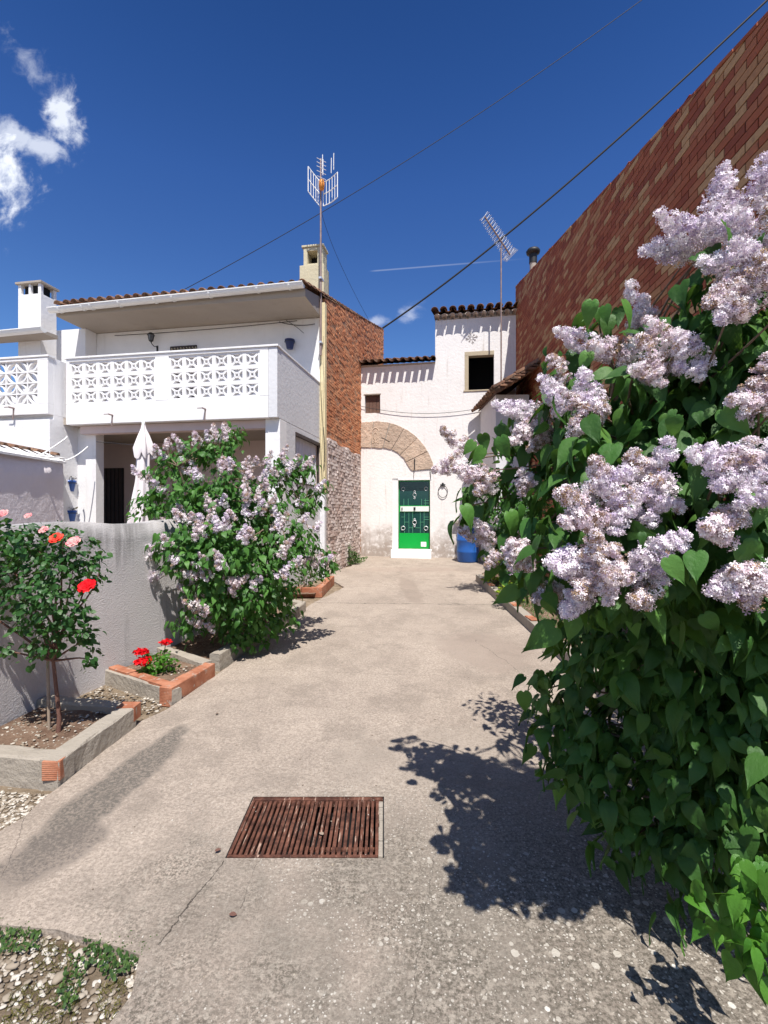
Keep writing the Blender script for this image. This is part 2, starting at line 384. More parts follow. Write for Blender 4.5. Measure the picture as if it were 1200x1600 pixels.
def drivemat():
    t = NT('worn_concrete'); x, y, z = t.xyz()
    def near(lo, hi): return t.ramp(y, lo, hi, 1.0, 0.0)
    big = t.noise(0.55, 6, 0.6); med = t.noise(3.2, 7, 0.65, dist=0.3); fin_ = t.noise(55, 5, 0.7); grit = t.noise(120, 3, 0.8)
    c = t.mix(t.ramp(big, 0.3, 0.7), (0.39, 0.325, 0.27), (0.50, 0.42, 0.35))
    c = t.mix(t.math('MULTIPLY', t.ramp(med, 0.42, 0.72), 0.5), c, (0.31, 0.255, 0.215))
    # bare grey wear towards the street
    wear = t.math('MULTIPLY', near(1.8, 3.3), t.ramp(t.math('ADD', med, t.math('MULTIPLY', x, 0.22)), 0.15, 0.60))
    c = t.mix(t.math('MULTIPLY', wear, 0.9), c, (0.235, 0.21, 0.175))
    mott = t.noise(2.0, 8, 0.75); c = t.mix(t.math('MULTIPLY', t.math('MULTIPLY', t.ramp(mott, 0.46, 0.62), t.ramp(y, 2.0, 6.0, 1.0, 0.8)), 0.6), c, (0.245, 0.205, 0.17))
    # fine grit
    c = t.mix(t.math('MULTIPLY', t.ramp(fin_, 0.38, 0.62, 1.0, 0.0), 0.6), c, (0.20, 0.165, 0.135))
    c = t.mix(t.math('MULTIPLY', t.ramp(grit, 0.60, 0.75), 0.7), c, (0.72, 0.66, 0.58))
    c = t.mix(t.math('MULTIPLY', t.ramp(grit, 0.32, 0.46, 1.0, 0.0), 0.7), c, (0.12, 0.10, 0.085))
    agg = t.math('MULTIPLY', near(1.9, 3.1), t.ramp(t.math('ADD', t.noise(1.7, 5, .65), t.math('MULTIPLY', x, .10)), .36, .58))
    v2 = t.noise(75, 4, .75); c = t.mix(t.math('MULTIPLY', agg, t.ramp(v2, .42, .56, 1.0, 0.0)), c, (0.115, 0.10, 0.08))
    v3 = t.noise(27, 5, .7); c = t.mix(t.math('MULTIPLY', t.math('MULTIPLY', agg, t.ramp(v3, .50, .62)), .55), c, (0.42, 0.37, 0.31))
    # exposed pale stones
    dv = t.new('ShaderNodeVectorMath', operation='ADD'); t.L.new(t.coord(), dv.inputs[0])
    nz = t.new('ShaderNodeVectorMath', operation='SCALE'); t.L.new(t.noise(60, 3, out=1), nz.inputs[0]); nz.inputs['Scale'].default_value = 0.012
    t.L.new(nz.outputs[0], dv.inputs[1]); wv = dv.outputs[0]
    for sc, th, lo, m_ in ((22, 0.28, 0.50, 0.95), (46, 0.30, 0.44, 0.8), (90, 0.30, 0.42, 0.7)):
        v = t.voronoi(sc, vec=wv); pick = t.voronoi(sc, vec=wv, out='Color')
        sep = t.new('ShaderNodeSeparateColor'); t.L.new(pick, sep.inputs[0])
        th_v = t.math('MULTIPLY', sep.outputs[1], th * 1.35)
        mm = t.ramp(t.math('SUBTRACT', th_v, v), 0.0, 0.05)
        mm = t.math('MULTIPLY', mm, t.math('GREATER_THAN', sep.outputs[0], 0.52))
        zone = t.math('MULTIPLY', near(1.85, 3.3 if sc > 30 else 2.55), t.ramp(t.math('ADD', t.noise(2.6, 4), t.math('MULTIPLY', x, 0.16)), lo - 0.06, lo + 0.10))
        if sc > 60: zone = t.math('ADD', zone, 0.10)
        c = t.mix(t.math('MULTIPLY', t.math('MULTIPLY', mm, zone), m_), c, t.mix(sep.outputs[2], (0.42, 0.38, 0.32), (0.66, 0.63, 0.57)))
    # stains: (cx, cy, rx, ry, rot, strength, colour)
    def stain(cx, cy, rx, ry, rot, k, colr, nd=0.9):
        nonlocal c
        dx = t.math('SUBTRACT', x, cx); dy = t.math('SUBTRACT', y, cy); cs, sn = math.cos(rot), math.sin(rot)
        a = t.math('ADD', t.math('MULTIPLY', dx, cs / rx), t.math('MULTIPLY', dy, sn / rx))
        b = t.math('ADD', t.math('MULTIPLY', dx, -sn / ry), t.math('MULTIPLY', dy, cs / ry))
        r = t.math('ADD', t.math('MULTIPLY', a, a), t.math('MULTIPLY', b, b))
        r = t.math('ADD', r, t.math('MULTIPLY', t.math('SUBTRACT', med, 0.5), nd * 3.5))
        m = t.math('MULTIPLY', t.ramp(r, 0.5, 1.3, 1.0, 0.0), t.ramp(t.math('ADD', t.math('MULTIPLY', fin_, 1.2), t.math('MULTIPLY', grit, .5)), 0.68, 1.0, 0.15, 1.0))
        c = t.mix(t.math('MULTIPLY', m, k * 1.25, clamp=True), c, colr)
    p = G(180, 1230); stain(p.x, p.y, 0.15, 0.66, -0.12, 1.0, (0.13, 0.115, 0.10))
    p = G(75, 1335); stain(p.x, p.y, 0.16, 0.28, -0.5, 0.8, (0.14, 0.12, 0.105))
    p = G(760, 1015); stain(p.x, p.y, 0.5, 0.7, 0.2, 0.55, (0.27, 0.215, 0.18))
    p = G(640, 920); stain(p.x, p.y, 0.16, 1.3, 0.05, 0.6, (0.25, 0.20, 0.165))
    p = G(640, 890); stain(p.x, p.y, 1.6, 0.35, 0.0, 0.4, (0.31, 0.24, 0.20))
    p = G(700, 1170); stain(p.x, p.y, 0.6, 0.35, 0.3, 0.35, (0.29, 0.25, 0.21))
    p = G(560, 1180); stain(p.x, p.y, 0.2, 0.3, 0.0, 0.4, (0.28, 0.24, 0.20))
    # cracks
    hgt = None
    def crack(a, b, w=0.0035, wob=0.05, k=0.85):
        nonlocal c, hgt
        A = G(*a); B = G(*b); dx, dy = B.x - A.x, B.y - A.y; L = math.hypot(dx, dy); nx, ny = -dy / L, dx / L
        d = t.math('ADD', t.math('MULTIPLY', t.math('SUBTRACT', x, A.x), nx), t.math('MULTIPLY', t.math('SUBTRACT', y, A.y), ny))
        d = t.math('ADD', d, t.math('MULTIPLY', t.math('SUBTRACT', t.noise(3.5, 6, 0.7), 0.5), wob * 2))
        s_ = t.math('ADD', t.math('MULTIPLY', t.math('SUBTRACT', x, A.x), dx / L), t.math('MULTIPLY', t.math('SUBTRACT', y, A.y), dy / L))
        m = t.math('MULTIPLY', t.math('LESS_THAN', t.math('ABSOLUTE', d), t.math('MULTIPLY', t.ramp(t.noise(9, 3), 0.3, 0.6, 0.25, 1.0), w)), t.math('MULTIPLY', t.math('GREATER_THAN', s_, 0.0), t.math('LESS_THAN', s_, L)))
        c = t.mix(t.math('MULTIPLY', m, k), c, (0.04, 0.033, 0.028))
    crack((245, 1475), (350, 1345), 0.003, 0.045)
    crack((5, 1370), (70, 1180), 0.002, 0.05, 0.5)
    crack((375, 1420), (400, 1350), 0.0015, 0.03, 0.6)
    crack((440, 941), (790, 945), 0.012, 0.10, 0.8)
    crack((395, 1045), (850, 1062), 0.004, 0.05, 0.35)
    crack((690, 1240), (640, 1600), 0.002, 0.05, 0.5)
    crack((560, 900), (770, 960), 0.008, 0.2, 0.35)
    crack((600, 935), (640, 870), 0.008, 0.3, 0.3)
    crack((500, 885), (720, 880), 0.014, 0.15, 0.35)
    crack((740, 1000), (830, 1060), 0.004, 0.1, 0.6)
    h = t.math('ADD', t.math('MULTIPLY', fin_, 0.7), t.math('MULTIPLY', grit, 0.3))
    b1 = t.bump(t.noise(2.2, 5), 0.35, 0.05)
    return t.fin(c, 0.92, t.bump(h, 0.75, 0.010, b1), 0, 0.2)
M['drive'] = drivemat()

def rustmat():
    t = NT('rusty_iron'); c = t.mix(t.ramp(t.noise(18, 7, 0.7), 0.35, 0.65), (0.055, 0.022, 0.015), (0.17, 0.070, 0.045))
    v = t.ramp(t.noise(30, 5, 0.7, vec=t.scalev(t.coord(), (1.6, 0.16, 1))), 0.57, 0.66)
    c = t.mix(t.math('MULTIPLY', v, 0.8), c, (0.55, 0.38, 0.29))
    return t.fin(c, 0.8, t.bump(t.noise(70, 5), 0.6, 0.004), 0.1, 0.3)
M['rust'] = rustmat()

# ---------------------------------------------------------------- ground
GR = (-0.735, 0.0, 2.19, 2.655)   # the drain hole
def inpoly(x, y, poly):
    c = False; n = len(poly)
    for i in range(n):
        x1, y1 = poly[i]; x2, y2 = poly[i - 1]
        if (y1 > y) != (y2 > y) and x < (x2 - x1) * (y - y1) / (y2 - y1) + x1: c = not c
    return c

def sheet(name, poly, mat, z_off, step, hole=None, label=None, thick=0.0, jitter=0.0, kind='structure', fh=None):
    fh = fh or gz
    pts = [Vector(p) for p in poly]; edges = [(i, (i + 1) % len(poly)) for i in range(len(poly))]
    if hole:
        b = len(pts); x0, x1, y0, y1 = hole
        pts += [Vector(p) for p in ((x0, y0), (x1, y0), (x1, y1), (x0, y1))]; edges += [(b, b + 1), (b + 1, b + 2), (b + 2, b + 3), (b + 3, b)]
    xs = [p[0] for p in poly]; ys = [p[1] for p in poly]
    x = min(xs) + step
    while x < max(xs):
        y = min(ys) + step
        while y < max(ys):
            if inpoly(x, y, poly) and not (hole and hole[0] - .02 < x < hole[1] + .02 and hole[2] - .02 < y < hole[3] + .02):
                pts.append(Vector((x + random.uniform(-.2, .2) * step, y + random.uniform(-.2, .2) * step)))
            y += step
        x += step
    vs, es, fs, *_ = delaunay_2d_cdt(pts, edges, [], 0, 1e-5)
    out = []
    for f in fs:
        cx = sum(vs[i].x for i in f) / len(f); cy = sum(vs[i].y for i in f) / len(f)
        if not inpoly(cx, cy, poly): continue
        if hole and hole[0] < cx < hole[1] and hole[2] < cy < hole[3]: continue
        out.append(tuple(f))
    mb = MB(); mb.add([(v.x, v.y, fh(v.y) + z_off + (random.uniform(-jitter, jitter))) for v in vs], out, 0.5, True)
    if name == 'driveway':
        n = len(poly); b = [(p[0], p[1], fh(p[1]) + z_off) for p in poly]; mb.add(b + [(p[0], p[1], p[2] - .06) for p in b], [((i + 1) % n, i, n + i, n + (i + 1) % n) for i in range(n)], .5)
    o = mb.build(name, mat)
    tag(o, kind=kind)
    return o

# wide ground: fine near, coarse far
big = [(-900, -60), (900, -60), (900, 1500), (-900, 1500)]
pts_far = MB()
near_poly = [(-14, -6), (14, -6), (14, 30), (-14, 30)]
sheet('ground', near_poly, M['dirt'], -0.035, 1.0, hole=GR)
ring = MB()
zf = 0.33 - 0.035
ring.add([(-14, -6, -0.035), (14, -6, -0.035), (14, 2.5, -0.035), (14, 13.7, zf), (14, 30, zf), (-14, 30, zf), (-14, 13.7, zf), (-14, 2.5, -0.035),
          (-900, -600, -0.035), (900, -600, -0.035), (900, 2.5, -0.035), (900, 13.7, zf), (900, 1500, zf), (-900, 1500, zf), (-900, 13.7, zf), (-900, 2.5, -0.035)],
         [(0, 1, 9, 8), (1, 2, 10, 9), (2, 3, 11, 10), (3, 4, 12, 11), (4, 5, 13, 12), (5, 6, 14, 13), (6, 7, 15, 14), (7, 0, 8, 15)])
tag(ring.build('terrain', M['dirt']), kind='structure')

def jag(poly, amp, step=0.08):
    out = []
    for i in range(len(poly)):
        a = Vector(poly[i][:2]); b = Vector(poly[(i + 1) % len(poly)][:2]); n = max(1, int((b - a).length / step))
        if poly[i][2] == 0: n = 1
        for k in range(n):
            p = a.lerp(b, k / n)
            if k: p += Vector((random.uniform(-amp, amp), random.uniform(-amp, amp)))
            out.append((p.x, p.y))
    return out
def gp(px, py): p = G(px, py); return (p.x, p.y)
road = [(*gp(172, 1598), 0), (-0.9, 0.6, 0), (-1.0, -3, 0), (2.3, -3, 0), (1.86, 4.6, 0), (1.9, 9.6, 0), (2.2, 10.6, 0), (3.8, 13.2, 0), (-0.8, 14.1, 0), (-0.80, 11.6, 1), (-1.25, 10.6, 1),
        (-1.0, 9.5, 1), (-0.75, 8.9, 1), (-1.15, 7.5, 0), (-1.55, 4.7, 0), (-1.72, 3.75, 0), (-1.84, 3.52, 0), (-1.88, 2.74, 1), (*gp(40, 1275), 1), (*gp(-30, 1320), 1), (-2.6, 2.1, 0), (-2.6, 1.85, 1), (*gp(0, 1445), 1), (*gp(90, 1452), 1),
        (*gp(150, 1468), 1), (*gp(218, 1492), 1), (*gp(205, 1555), 1)]
sheet('driveway', jag(road, 0.018), M['drive'], 0.0, 0.22, hole=GR, jitter=0.0015)

# dirt apron by the left wall further up, and the soils
def bed(name, poly, z, mat='soil', step=0.12, j=0.015):
    o = sheet(name, poly, M[mat], z, step, jitter=j); return o
bed('soil', [(-1.98, 2.84), (-1.93, 3.56), (-2.62, 3.60), (-2.73, 2.98)], 0.09)
bed('soil', [(-1.85, 4.06), (-1.68, 4.46), (-2.28, 4.84), (-2.50, 4.43)], 0.08)
bed('soil', [(-1.68, 4.73), (-1.38, 5.9), (-1.22, 6.95), (-1.85, 7.3), (-2.35, 4.78)], 0.06)
bed('soil', [(-1.18, 8.0), (-1.05, 8.8), (-1.7, 8.9), (-1.75, 8.0)], 0.05)
bed('garden_soil', [(1.93, 2.2), (1.97, 9.6), (2.5, 10.7), (3.4, 10.7), (2.9, 2.2)], 0.05, j=0.02)
bed('garden_soil', [(1.93, -2.5), (1.93, 2.19), (2.9, 2.19), (2.7, -2.5)], 0.05, step=0.3)

# ---------------------------------------------------------------- drain
dr = empty('drain', (0, 0, 0), 0, 'rusty iron slotted drain cover set in the concrete driveway', 'drain')
x0, x1, y0, y1 = GR
m = MB(); t_ = 0.03
m.box(x0, x1, y0, y0 + 0.005, -0.34, -0.004).box(x0, x1, y1 - 0.005, y1, -0.34, -0.004).box(x0, x0 + 0.005, y0 + .005, y1 - .005, -0.34, -0.004).box(x1 - 0.005, x1, y0 + .005, y1 - .005, -0.34, -0.004).box(x0 + .005, x1 - .005, y0 + .005, y1 - .005, -0.36, -0.34)
m.build('pit', M['dark'], dr)
m = MB()
m.box(x0 + .006, x1 - .006, y1 - 0.032, y1 - 0.006, -0.035, 0.006).box(x0 + .006, x1 - .03, y0 + .006, y0 + 0.020, -0.035, 0.002)
m.box(x0 + .006, x0 + .022, y0 + .02, y1 - .032, -0.035, 0.005).box(x0 + .02, x1 - .02, y0 + .12, y0 + .135, -0.06, -0.045)
m.build('frame', M['rust'], dr, bevel=0.002)
wall_lip = MB(); [wall_lip.box(x1 - .024 - random.uniform(0, .006), x1 - .0055, y0 + .02 + i * .0525, y0 + .02 + i * .0525 + .0505, -.05, -.003 - random.uniform(0, .006)) for i in range(8)]; wall_lip.build('mortar_strip', M['kerb'], dr, bevel=.004)
nb = 27
for i in range(nb):
    bx = x0 + 0.036 + i * (x1 - x0 - 0.07) / (nb - 1)
    m = MB(); w = random.uniform(0.0068, 0.0090); a = random.uniform(-.003, .003)
    vs = [(bx - w, y0 + .02, -0.02), (bx + w, y0 + .02, -0.02), (bx + w + a, y1 - .032, -0.02), (bx - w + a, y1 - .032, -0.02),
          (bx - w, y0 + .02, 0.001), (bx + w, y0 + .02, 0.001), (bx + w + a, y1 - .032, 0.001), (bx - w + a, y1 - .032, 0.001)]
    m.hexa(vs, random.random()); m.build('bar', M['rust'], dr, bevel=0.002)

# ---------------------------------------------------------------- kerbs and planters
def wall_run(mb, pts, h0, h1, t, seg=0.12, rough=0.006, side=1, tint=0.5):
    """wobbly low kerb along pts (inside = left side when side=1)"""
    P = []
    for i in range(len(pts) - 1):
        a = Vector(pts[i]); b = Vector(pts[i + 1]); n = max(1, int((b - a).length / seg))
        for k in range(n): P.append(a.lerp(b, k / n))
    P.append(Vector(pts[-1])); vs = []
    for i, p in enumerate(P):
        d = (P[min(i + 1, len(P) - 1)] - P[max(i - 1, 0)]).normalized(); nrm = Vector((-d.y, d.x)) * side
        r = lambda: random.uniform(-rough, rough)
        o = p; q = p + nrm * t; z = gz(p.y)
        vs += [(o.x + r(), o.y + r(), z + h0), (o.x + r(), o.y + r(), z + h1 + r() - .008), (o.x + nrm.x * .012, o.y + nrm.y * .012, z + h1 + r()),
               (q.x - nrm.x * .012, q.y - nrm.y * .012, z + h1 + r()), (q.x + r(), q.y + r(), z + h1 + r() - .01), (q.x, q.y, z + h0)]
    fs = []
    for i in range(len(P) - 1):
        for k in range(5):
            fs.append((i * 6 + k, i * 6 + k + 1, i * 6 + 7 + k, i * 6 + 6 + k) if side == 1 else (i * 6 + 6 + k, i * 6 + 7 + k, i * 6 + k + 1, i * 6 + k))
    fs += [tuple(range(6)), tuple(range(len(vs) - 1, len(vs) - 7, -1))]
    mb.add(vs, fs, tint, False); return mb

A = empty('planter_edging', (0, 0, 0), 0, 'low grey concrete edging of the bed holding the standard rose', 'planter')
c0 = G(92, 1228); c1 = G(212, 1135)
wall_run(MB(), [(c0.x, c0.y), (c1.x, c1.y)], -.05, .145, .13).build('side_kerb', M['kerb'], A)
wall_run(MB(), [(-2.80, 2.90), (c0.x - .006, c0.y)], -.05, .145, .12).build('front_kerb', M['kerb'], A)
wall_run(MB(), [(c1.x - .13, c1.y + .0), (-2.66, 3.62)], -.05, .135, .11, side=-1).build('back_kerb', M['kerb'], A)
m = MB(); m.box(-.055, .050, -.052, .06, 0, .115, M=Matrix.Translation((c0.x - .046, c0.y + .050, .036)) @ Matrix.Rotation(.05, 4, 'Z')).build('brick', M['clay'], A, bevel=.004)
m = MB(); m.box(-.066, .066, -.05, .05, 0, .11, M=Matrix.Translation((c1.x - .062, c1.y + .02, .045 + c1.z))).build('brick', M['clay'], A, bevel=.004)

B = empty('planter_edging', (0, 0, 0), 0, 'orange brick edging of the bed with the small red geranium', 'planter')
b0 = G(268, 1100); b1 = G(338, 1056); b2 = G(168, 1082)
def brick_row(parent, a, b, h, t, side=1, L=0.24, name='brick', mat='clay', z0=-.03):
    a = Vector(a); b = Vector(b); n = max(1, round((b - a).length / L)); d = (b - a).normalized(); nr = Vector((-d.y, d.x)) * side
    for k in range(n):
        p = a.lerp(b, k / n); q = a.lerp(b, (k + 1) / n) - d * .006
        r = lambda s=.006: random.uniform(-s, s)
        za, zb = gz(p.y), gz(q.y); e = r(); hh = h + r()
        base = [p + nr * e, q + nr * (e + r(.003)), q + nr * (t + e), p + nr * (t + e)]
        if side == -1: base = base[::-1]
        zz = [za, zb, zb, za] if side == 1 else [za, zb, zb, za][::-1]
        vs = [(v.x, v.y, z + z0) for v, z in zip(base, zz)] + [(v.x, v.y, z + hh) for v, z in zip(base, zz)]
        MB().hexa(vs, random.random()).build(name, M[mat], parent, bevel=.006)
brick_row(B, (b0.x, b0.y), (b1.x, b1.y), .125, .115, L=.30)
wall_run(MB(), [(-2.60, 4.36), (b0.x - .004, b0.y)], -.05, .108, .10).build('front_kerb', M['kerb'], B)
brick_row(B, (-2.52, 4.335), (b0.x - .02, b0.y + .018), .128, .09, L=.27, z0=.09)
wall_run(MB(), [(b1.x - .12, b1.y - .0), (-2.36, 4.92)], -.05, .12, .10, side=-1).build('back_kerb', M['kerb'], B)

C_ = empty('planter_edging', (0, 0, 0), 0, 'shaded concrete edging under the left lilac bush', 'planter')
wall_run(MB(), [(-1.62, 4.66), (-1.30, 5.9), (-1.15, 7.0), (-1.6, 7.4)], -.05, .14, .11).build('side_kerb', M['kerb'], C_)

D = empty('planter_edging', (0, 0, 0), 0, 'small orange brick edging by the house wall beyond the left lilac', 'planter')
d0 = G(503, 931); d1 = G(523, 911)
brick_row(D, (d0.x, d0.y), (d1.x, d1.y), .14, .12, L=.40)
brick_row(D, (-1.75, d0.y - .02), (d0.x - .005, d0.y), .14, .12, L=.30)

E = empty('garden_kerb', (0, 0, 0), 0, 'brick and mortar kerb along the right flower bed', 'kerb')
brick_row(E, (1.80, 2.6), (1.86, 9.6), .13, .12, side=-1, L=.5, name='kerb_stone', mat='kerb')
for yy in np.arange(4.5, 9.2, 0.26):
    if random.random() < .3:
        MB().box(-.05, .05, -.12, .12, 0, .015, M=Matrix.Translation((1.885 + .01 * (yy - 5) / 3, yy, gz(yy) + .131)) @ Matrix.Rotation(random.uniform(-.05, .05), 4, 'Z')).build('brick', M['clay'], E, bevel=.004)

# ---------------------------------------------------------------- garden wall (front left)
gw = MB()
path = [(-2.95, -0.5), (-2.72, 3.0), (-2.62, 4.1), (-2.22, 5.4), (-1.90, 6.6), (-1.80, 7.75)]
P = []
for i in range(len(path) - 1):
    a = Vector(path[i]); b = Vector(path[i + 1]); n = int((b - a).length / .15)
    for k in range(n): P.append(a.lerp(b, k / n))
P.append(Vector(path[-1])); vs = []; fs = []
nz_ = 10
for i, p in enumerate(P):
    d = (P[min(i + 1, len(P) - 1)] - P[max(i - 1, 0)]).normalized(); nrm = Vector((-d.y, d.x))
    top = 1.50 + .02 * math.sin(i * .7)
    for k in range(nz_ + 1):
        z = -.1 + (top + .1) * k / nz_; off = random.uniform(-.007, .007)
        vs.append((p.x + nrm.x * off + (.012 * nrm.x if k == nz_ else 0), p.y + nrm.y * off, z - (0.0 if k < nz_ else .0)))
    vs.append((p.x + nrm.x * .17, p.y + nrm.y * .17, top + random.uniform(-.004, .006)))
    vs.append((p.x + nrm.x * .18, p.y + nrm.y * .18, -.1))
w_ = nz_ + 3
for i in range(len(P) - 1):
    for k in range(w_ - 1): fs.append(((i + 1) * w_ + k, (i + 1) * w_ + k + 1, i * w_ + k + 1, i * w_ + k)[::-1])
gw.add(vs, fs, .5, True)
gw.sm = [k % (w_ - 1) < nz_ for k in range(len(fs))]
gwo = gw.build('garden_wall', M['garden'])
tag(gwo, 'chest-high grey rendered wall running behind the standard rose and the left lilac', 'wall')

# ---------------------------------------------------------------- left house
HA = math.atan2(-.17, .985)
H = Frame(-1.76, 7.8, HA)
house = empty('white_house', H.o, HA, 'white two storey house with lattice balcony and tiled roof', 'house')
# long walls
m = MB()
m.box(-5.5, 0.0, 2.33, 2.55, 3.30, 5.74)                 # upper front wall
m.box(-8.6, -6.5, 2.0, 2.32, 3.2, 4.40).box(-6.4, -5.4, 2.0, 2.32, 3.2, 5.745)
m.box(-.02, .0, 2.55, 2.56, 3.3, 5.9)
m.build('upper_wall', M['white'], house)
m = MB()
# lower back wall of the porch with door opening
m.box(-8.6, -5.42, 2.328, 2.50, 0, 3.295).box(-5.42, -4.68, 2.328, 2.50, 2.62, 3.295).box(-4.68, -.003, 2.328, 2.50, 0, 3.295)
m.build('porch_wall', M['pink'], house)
m = MB(); m.box(-8.6, -4.07, -.18, .02, 0, 3.30).box(-8.6, -4.07, -.26, -.18, 0, 3.22)
m.build('wing_wall', M['white'], house)
xp1 = H.on_y(137, 760, .35)[0]; xp2 = H.on_y(153, 760, .35)[0]
m = MB(); m.box(-4.6, xp1, .35, .50, 0, 3.16).box(-4.22, -4.071, .02, .50, 0, 3.29); m.build('pot_wall', M['white'], house)
m = MB(); m.box(xp1, xp2, .30, .50, 0, 3.16); m.build('pillar', M['white_trim'], house, bevel=.006)
m = MB(); m.box(-.26, -.0, .12, .42, 0, 3.16); m.build('pillar', M['white_trim'], house, bevel=.006)
# lower side wall with window opening
m = MB()
m.box(-.16, -.002, .42, .85, 0, 3.16).box(-.16, -.002, .85, 2.33, 0, 2.12).box(-.16, -.002, .85, 2.33, 3.06, 3.16)
m.build('side_wall', M['side'], house)
wn = MB(); wn.box(-.05, -.01, .85, .89, 2.12, 3.06).box(-.05, -.01, 2.26, 2.30, 2.12, 3.06).box(-.05, .015, .85, 2.31, 3.0, 3.06).box(-.05, .01, .85, 2.31, 2.12, 2.15)
wno = wn.build('window', M['darkwood'], house)
cu = MB(); vs = []; fs = []; n = 90
for i in range(n + 1):
    y = .89 + i / n * 1.37; x = -.075 + .022 * math.sin(i * .95 + math.sin(i * .3) * 1.5)
    vs += [(x, y, 2.13), (x + .006 * math.sin(i * .9), y, 2.6), (x, y, 3.02)]
for i in range(n): fs += [(3 * i, 3 * i + 3, 3 * i + 4, 3 * i + 1), (3 * i + 1, 3 * i + 4, 3 * i + 5, 3 * i + 2)]
cu.add(vs, fs, .5, True); cu.build('curtain', M['curtain'], wno)
m = MB(); m.box(-5.42, -4.68, 2.40, 2.44, .1, 2.62); dn = m.build('door', M['darkwood'], house)
m = MB(); [m.box(-5.42 + i * .105, -5.40 + i * .105, 2.385, 2.40, .1, 2.62) for i in range(8)]
m.build('slats', M['iron'], dn)

# balcony
bal = MB()
zt, zb = 4.36, 3.16
bal.box(-3.99, -.16, .0, .12, zb, 3.52).box(-3.99, -.16, .0, .12, 4.28, 4.33)
bal.box(-3.99, -3.93, .0, .12, 3.52, 4.28).box(-2.23, -1.97, .0, .12, 3.52, 4.28).box(-.31, -.16, .0, .12, 3.52, 4.28)
balo = bal.build('balcony', M['white_trim'], house, bevel=.008)
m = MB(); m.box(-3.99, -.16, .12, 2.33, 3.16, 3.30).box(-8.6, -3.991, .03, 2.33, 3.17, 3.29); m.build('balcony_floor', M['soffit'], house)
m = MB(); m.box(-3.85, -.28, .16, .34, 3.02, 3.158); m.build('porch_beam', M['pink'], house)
m = MB(); m.box(-4.02, .02, -.02, .145, 4.331, 4.365); m.build('handrail', M['white_trim'], balo, bevel=.006)
m = MB(); m.box(-.157, .0, .003, 2.32, 3.163, 4.329); m.build('side_parapet', M['side'], balo, bevel=.008)
m = MB(); m.box(-.165, .012, .146, 2.32, 4.331, 4.36); m.build('side_handrail', M['white_trim'], balo, bevel=.005)

def lattice_x(x0, x1, z0, z1, nc, nr):
    m = MB(); pw = (x1 - x0) / nc; ph = (z1 - z0) / nr; g = .034
    for i in range(nc + 1):
        xx = x0 + i * pw; m.box(max(x0, xx - g), min(x1, xx + g), .02, .105, z0, z1)
    for j in range(nr + 1):
        zz = z0 + j * ph
        for i in range(nc): m.box(x0 + i * pw + g, x0 + (i + 1) * pw - g, .021, .104, max(z0, zz - g), min(z1, zz + g))
    for i in range(nc):
        for j in range(nr):
            cx = x0 + (i + .5) * pw; cz = z0 + (j + .5) * ph; s = .035; hx = pw / 2 - g + .004; hz = ph / 2 - g + .004
            for sx in (-1, 1):
                for sz in (-1, 1):
                    m.bar((cx + sx * s * .9, .06, cz + sz * s * .9), (cx + sx * hx, .06, cz + sz * hz), .034, .07, up=(0, 1, 0))
            for a, b in (((-1, -1), (1, -1)), ((1, -1), (1, 1)), ((1, 1), (-1, 1)), ((-1, 1), (-1, -1))):
                m.bar((cx + a[0] * s, .06, cz + a[1] * s), (cx + b[0] * s, .06, cz + b[1] * s), .026, .076, up=(0, 1, 0))
    return m
lattice_x(-3.93, -2.23, 3.52, 4.28, 6, 3).build('lattice_panel', M['white_trim'], balo)
lattice_x(-1.97, -.31, 3.52, 4.28, 6, 3).build('lattice_panel', M['white_trim'], balo)

# left wing balcony (petal lattice), sits 0.3 m forward
m = MB(); YB = -.30
m.box(-8.6, -4.07, YB, YB + .12, 3.30, 3.48).box(-4.28, -4.07, YB, YB + .12, 3.48, 4.24).box(-8.6, -4.07, YB, YB + .12, 4.24, 4.29)
m.box(-4.19, -4.07, YB + .12, 0.12, 3.30, 4.30)
wb = m.build('wing_balcony', M['white_trim'], house, bevel=.006)
MB().box(-8.6, -4.05, YB - .015, YB + .14, 4.291, 4.325).build('handrail', M['white_trim'], wb, bevel=.005)
def petals(x0, x1, z0, z1, nc, nr):
    m = MB(); pw = (x1 - x0) / nc; ph = (z1 - z0) / nr
    for j in range(nr + 1): m.box(x0, x1, YB + .02, YB + .10, z0 + j * ph - .012, z0 + j * ph + .012)
    for i in range(nc + 1): m.box(x0 + i * pw - .010, x0 + i * pw + .010, YB + .021, YB + .099, z0, z1)
    for i in range(nc):
        for j in range(nr):
            cx = x0 + (i + .5) * pw; cz = z0 + (j + .5) * ph; sg = 1 if (i + j) % 2 else -1
            for s2 in (-1, 1):
                pts = []
                for k in range(7):
                    a = k / 6; u_ = -.5 + a; bulge = .30 * math.sin(PI * a) * s2
                    # along the diagonal with a sideways bulge
                    px_ = u_ * pw * sg + bulge * pw * .7; pz_ = u_ * ph - bulge * ph * .7 * sg
                    pts.append((cx + px_, YB + .06, cz + pz_))
                for a, b in zip(pts, pts[1:]): m.bar(a, b, .026, .07, up=(0, 1, 0))
    return m
petals(-7.6, -4.28, 3.48, 4.24, 15, 4).build('lattice_panel', M['white_trim'], wb)
MB().box(-8.6, -7.6, YB + .01, YB + .11, 3.48, 4.24).build('panel', M['white_trim'], wb)

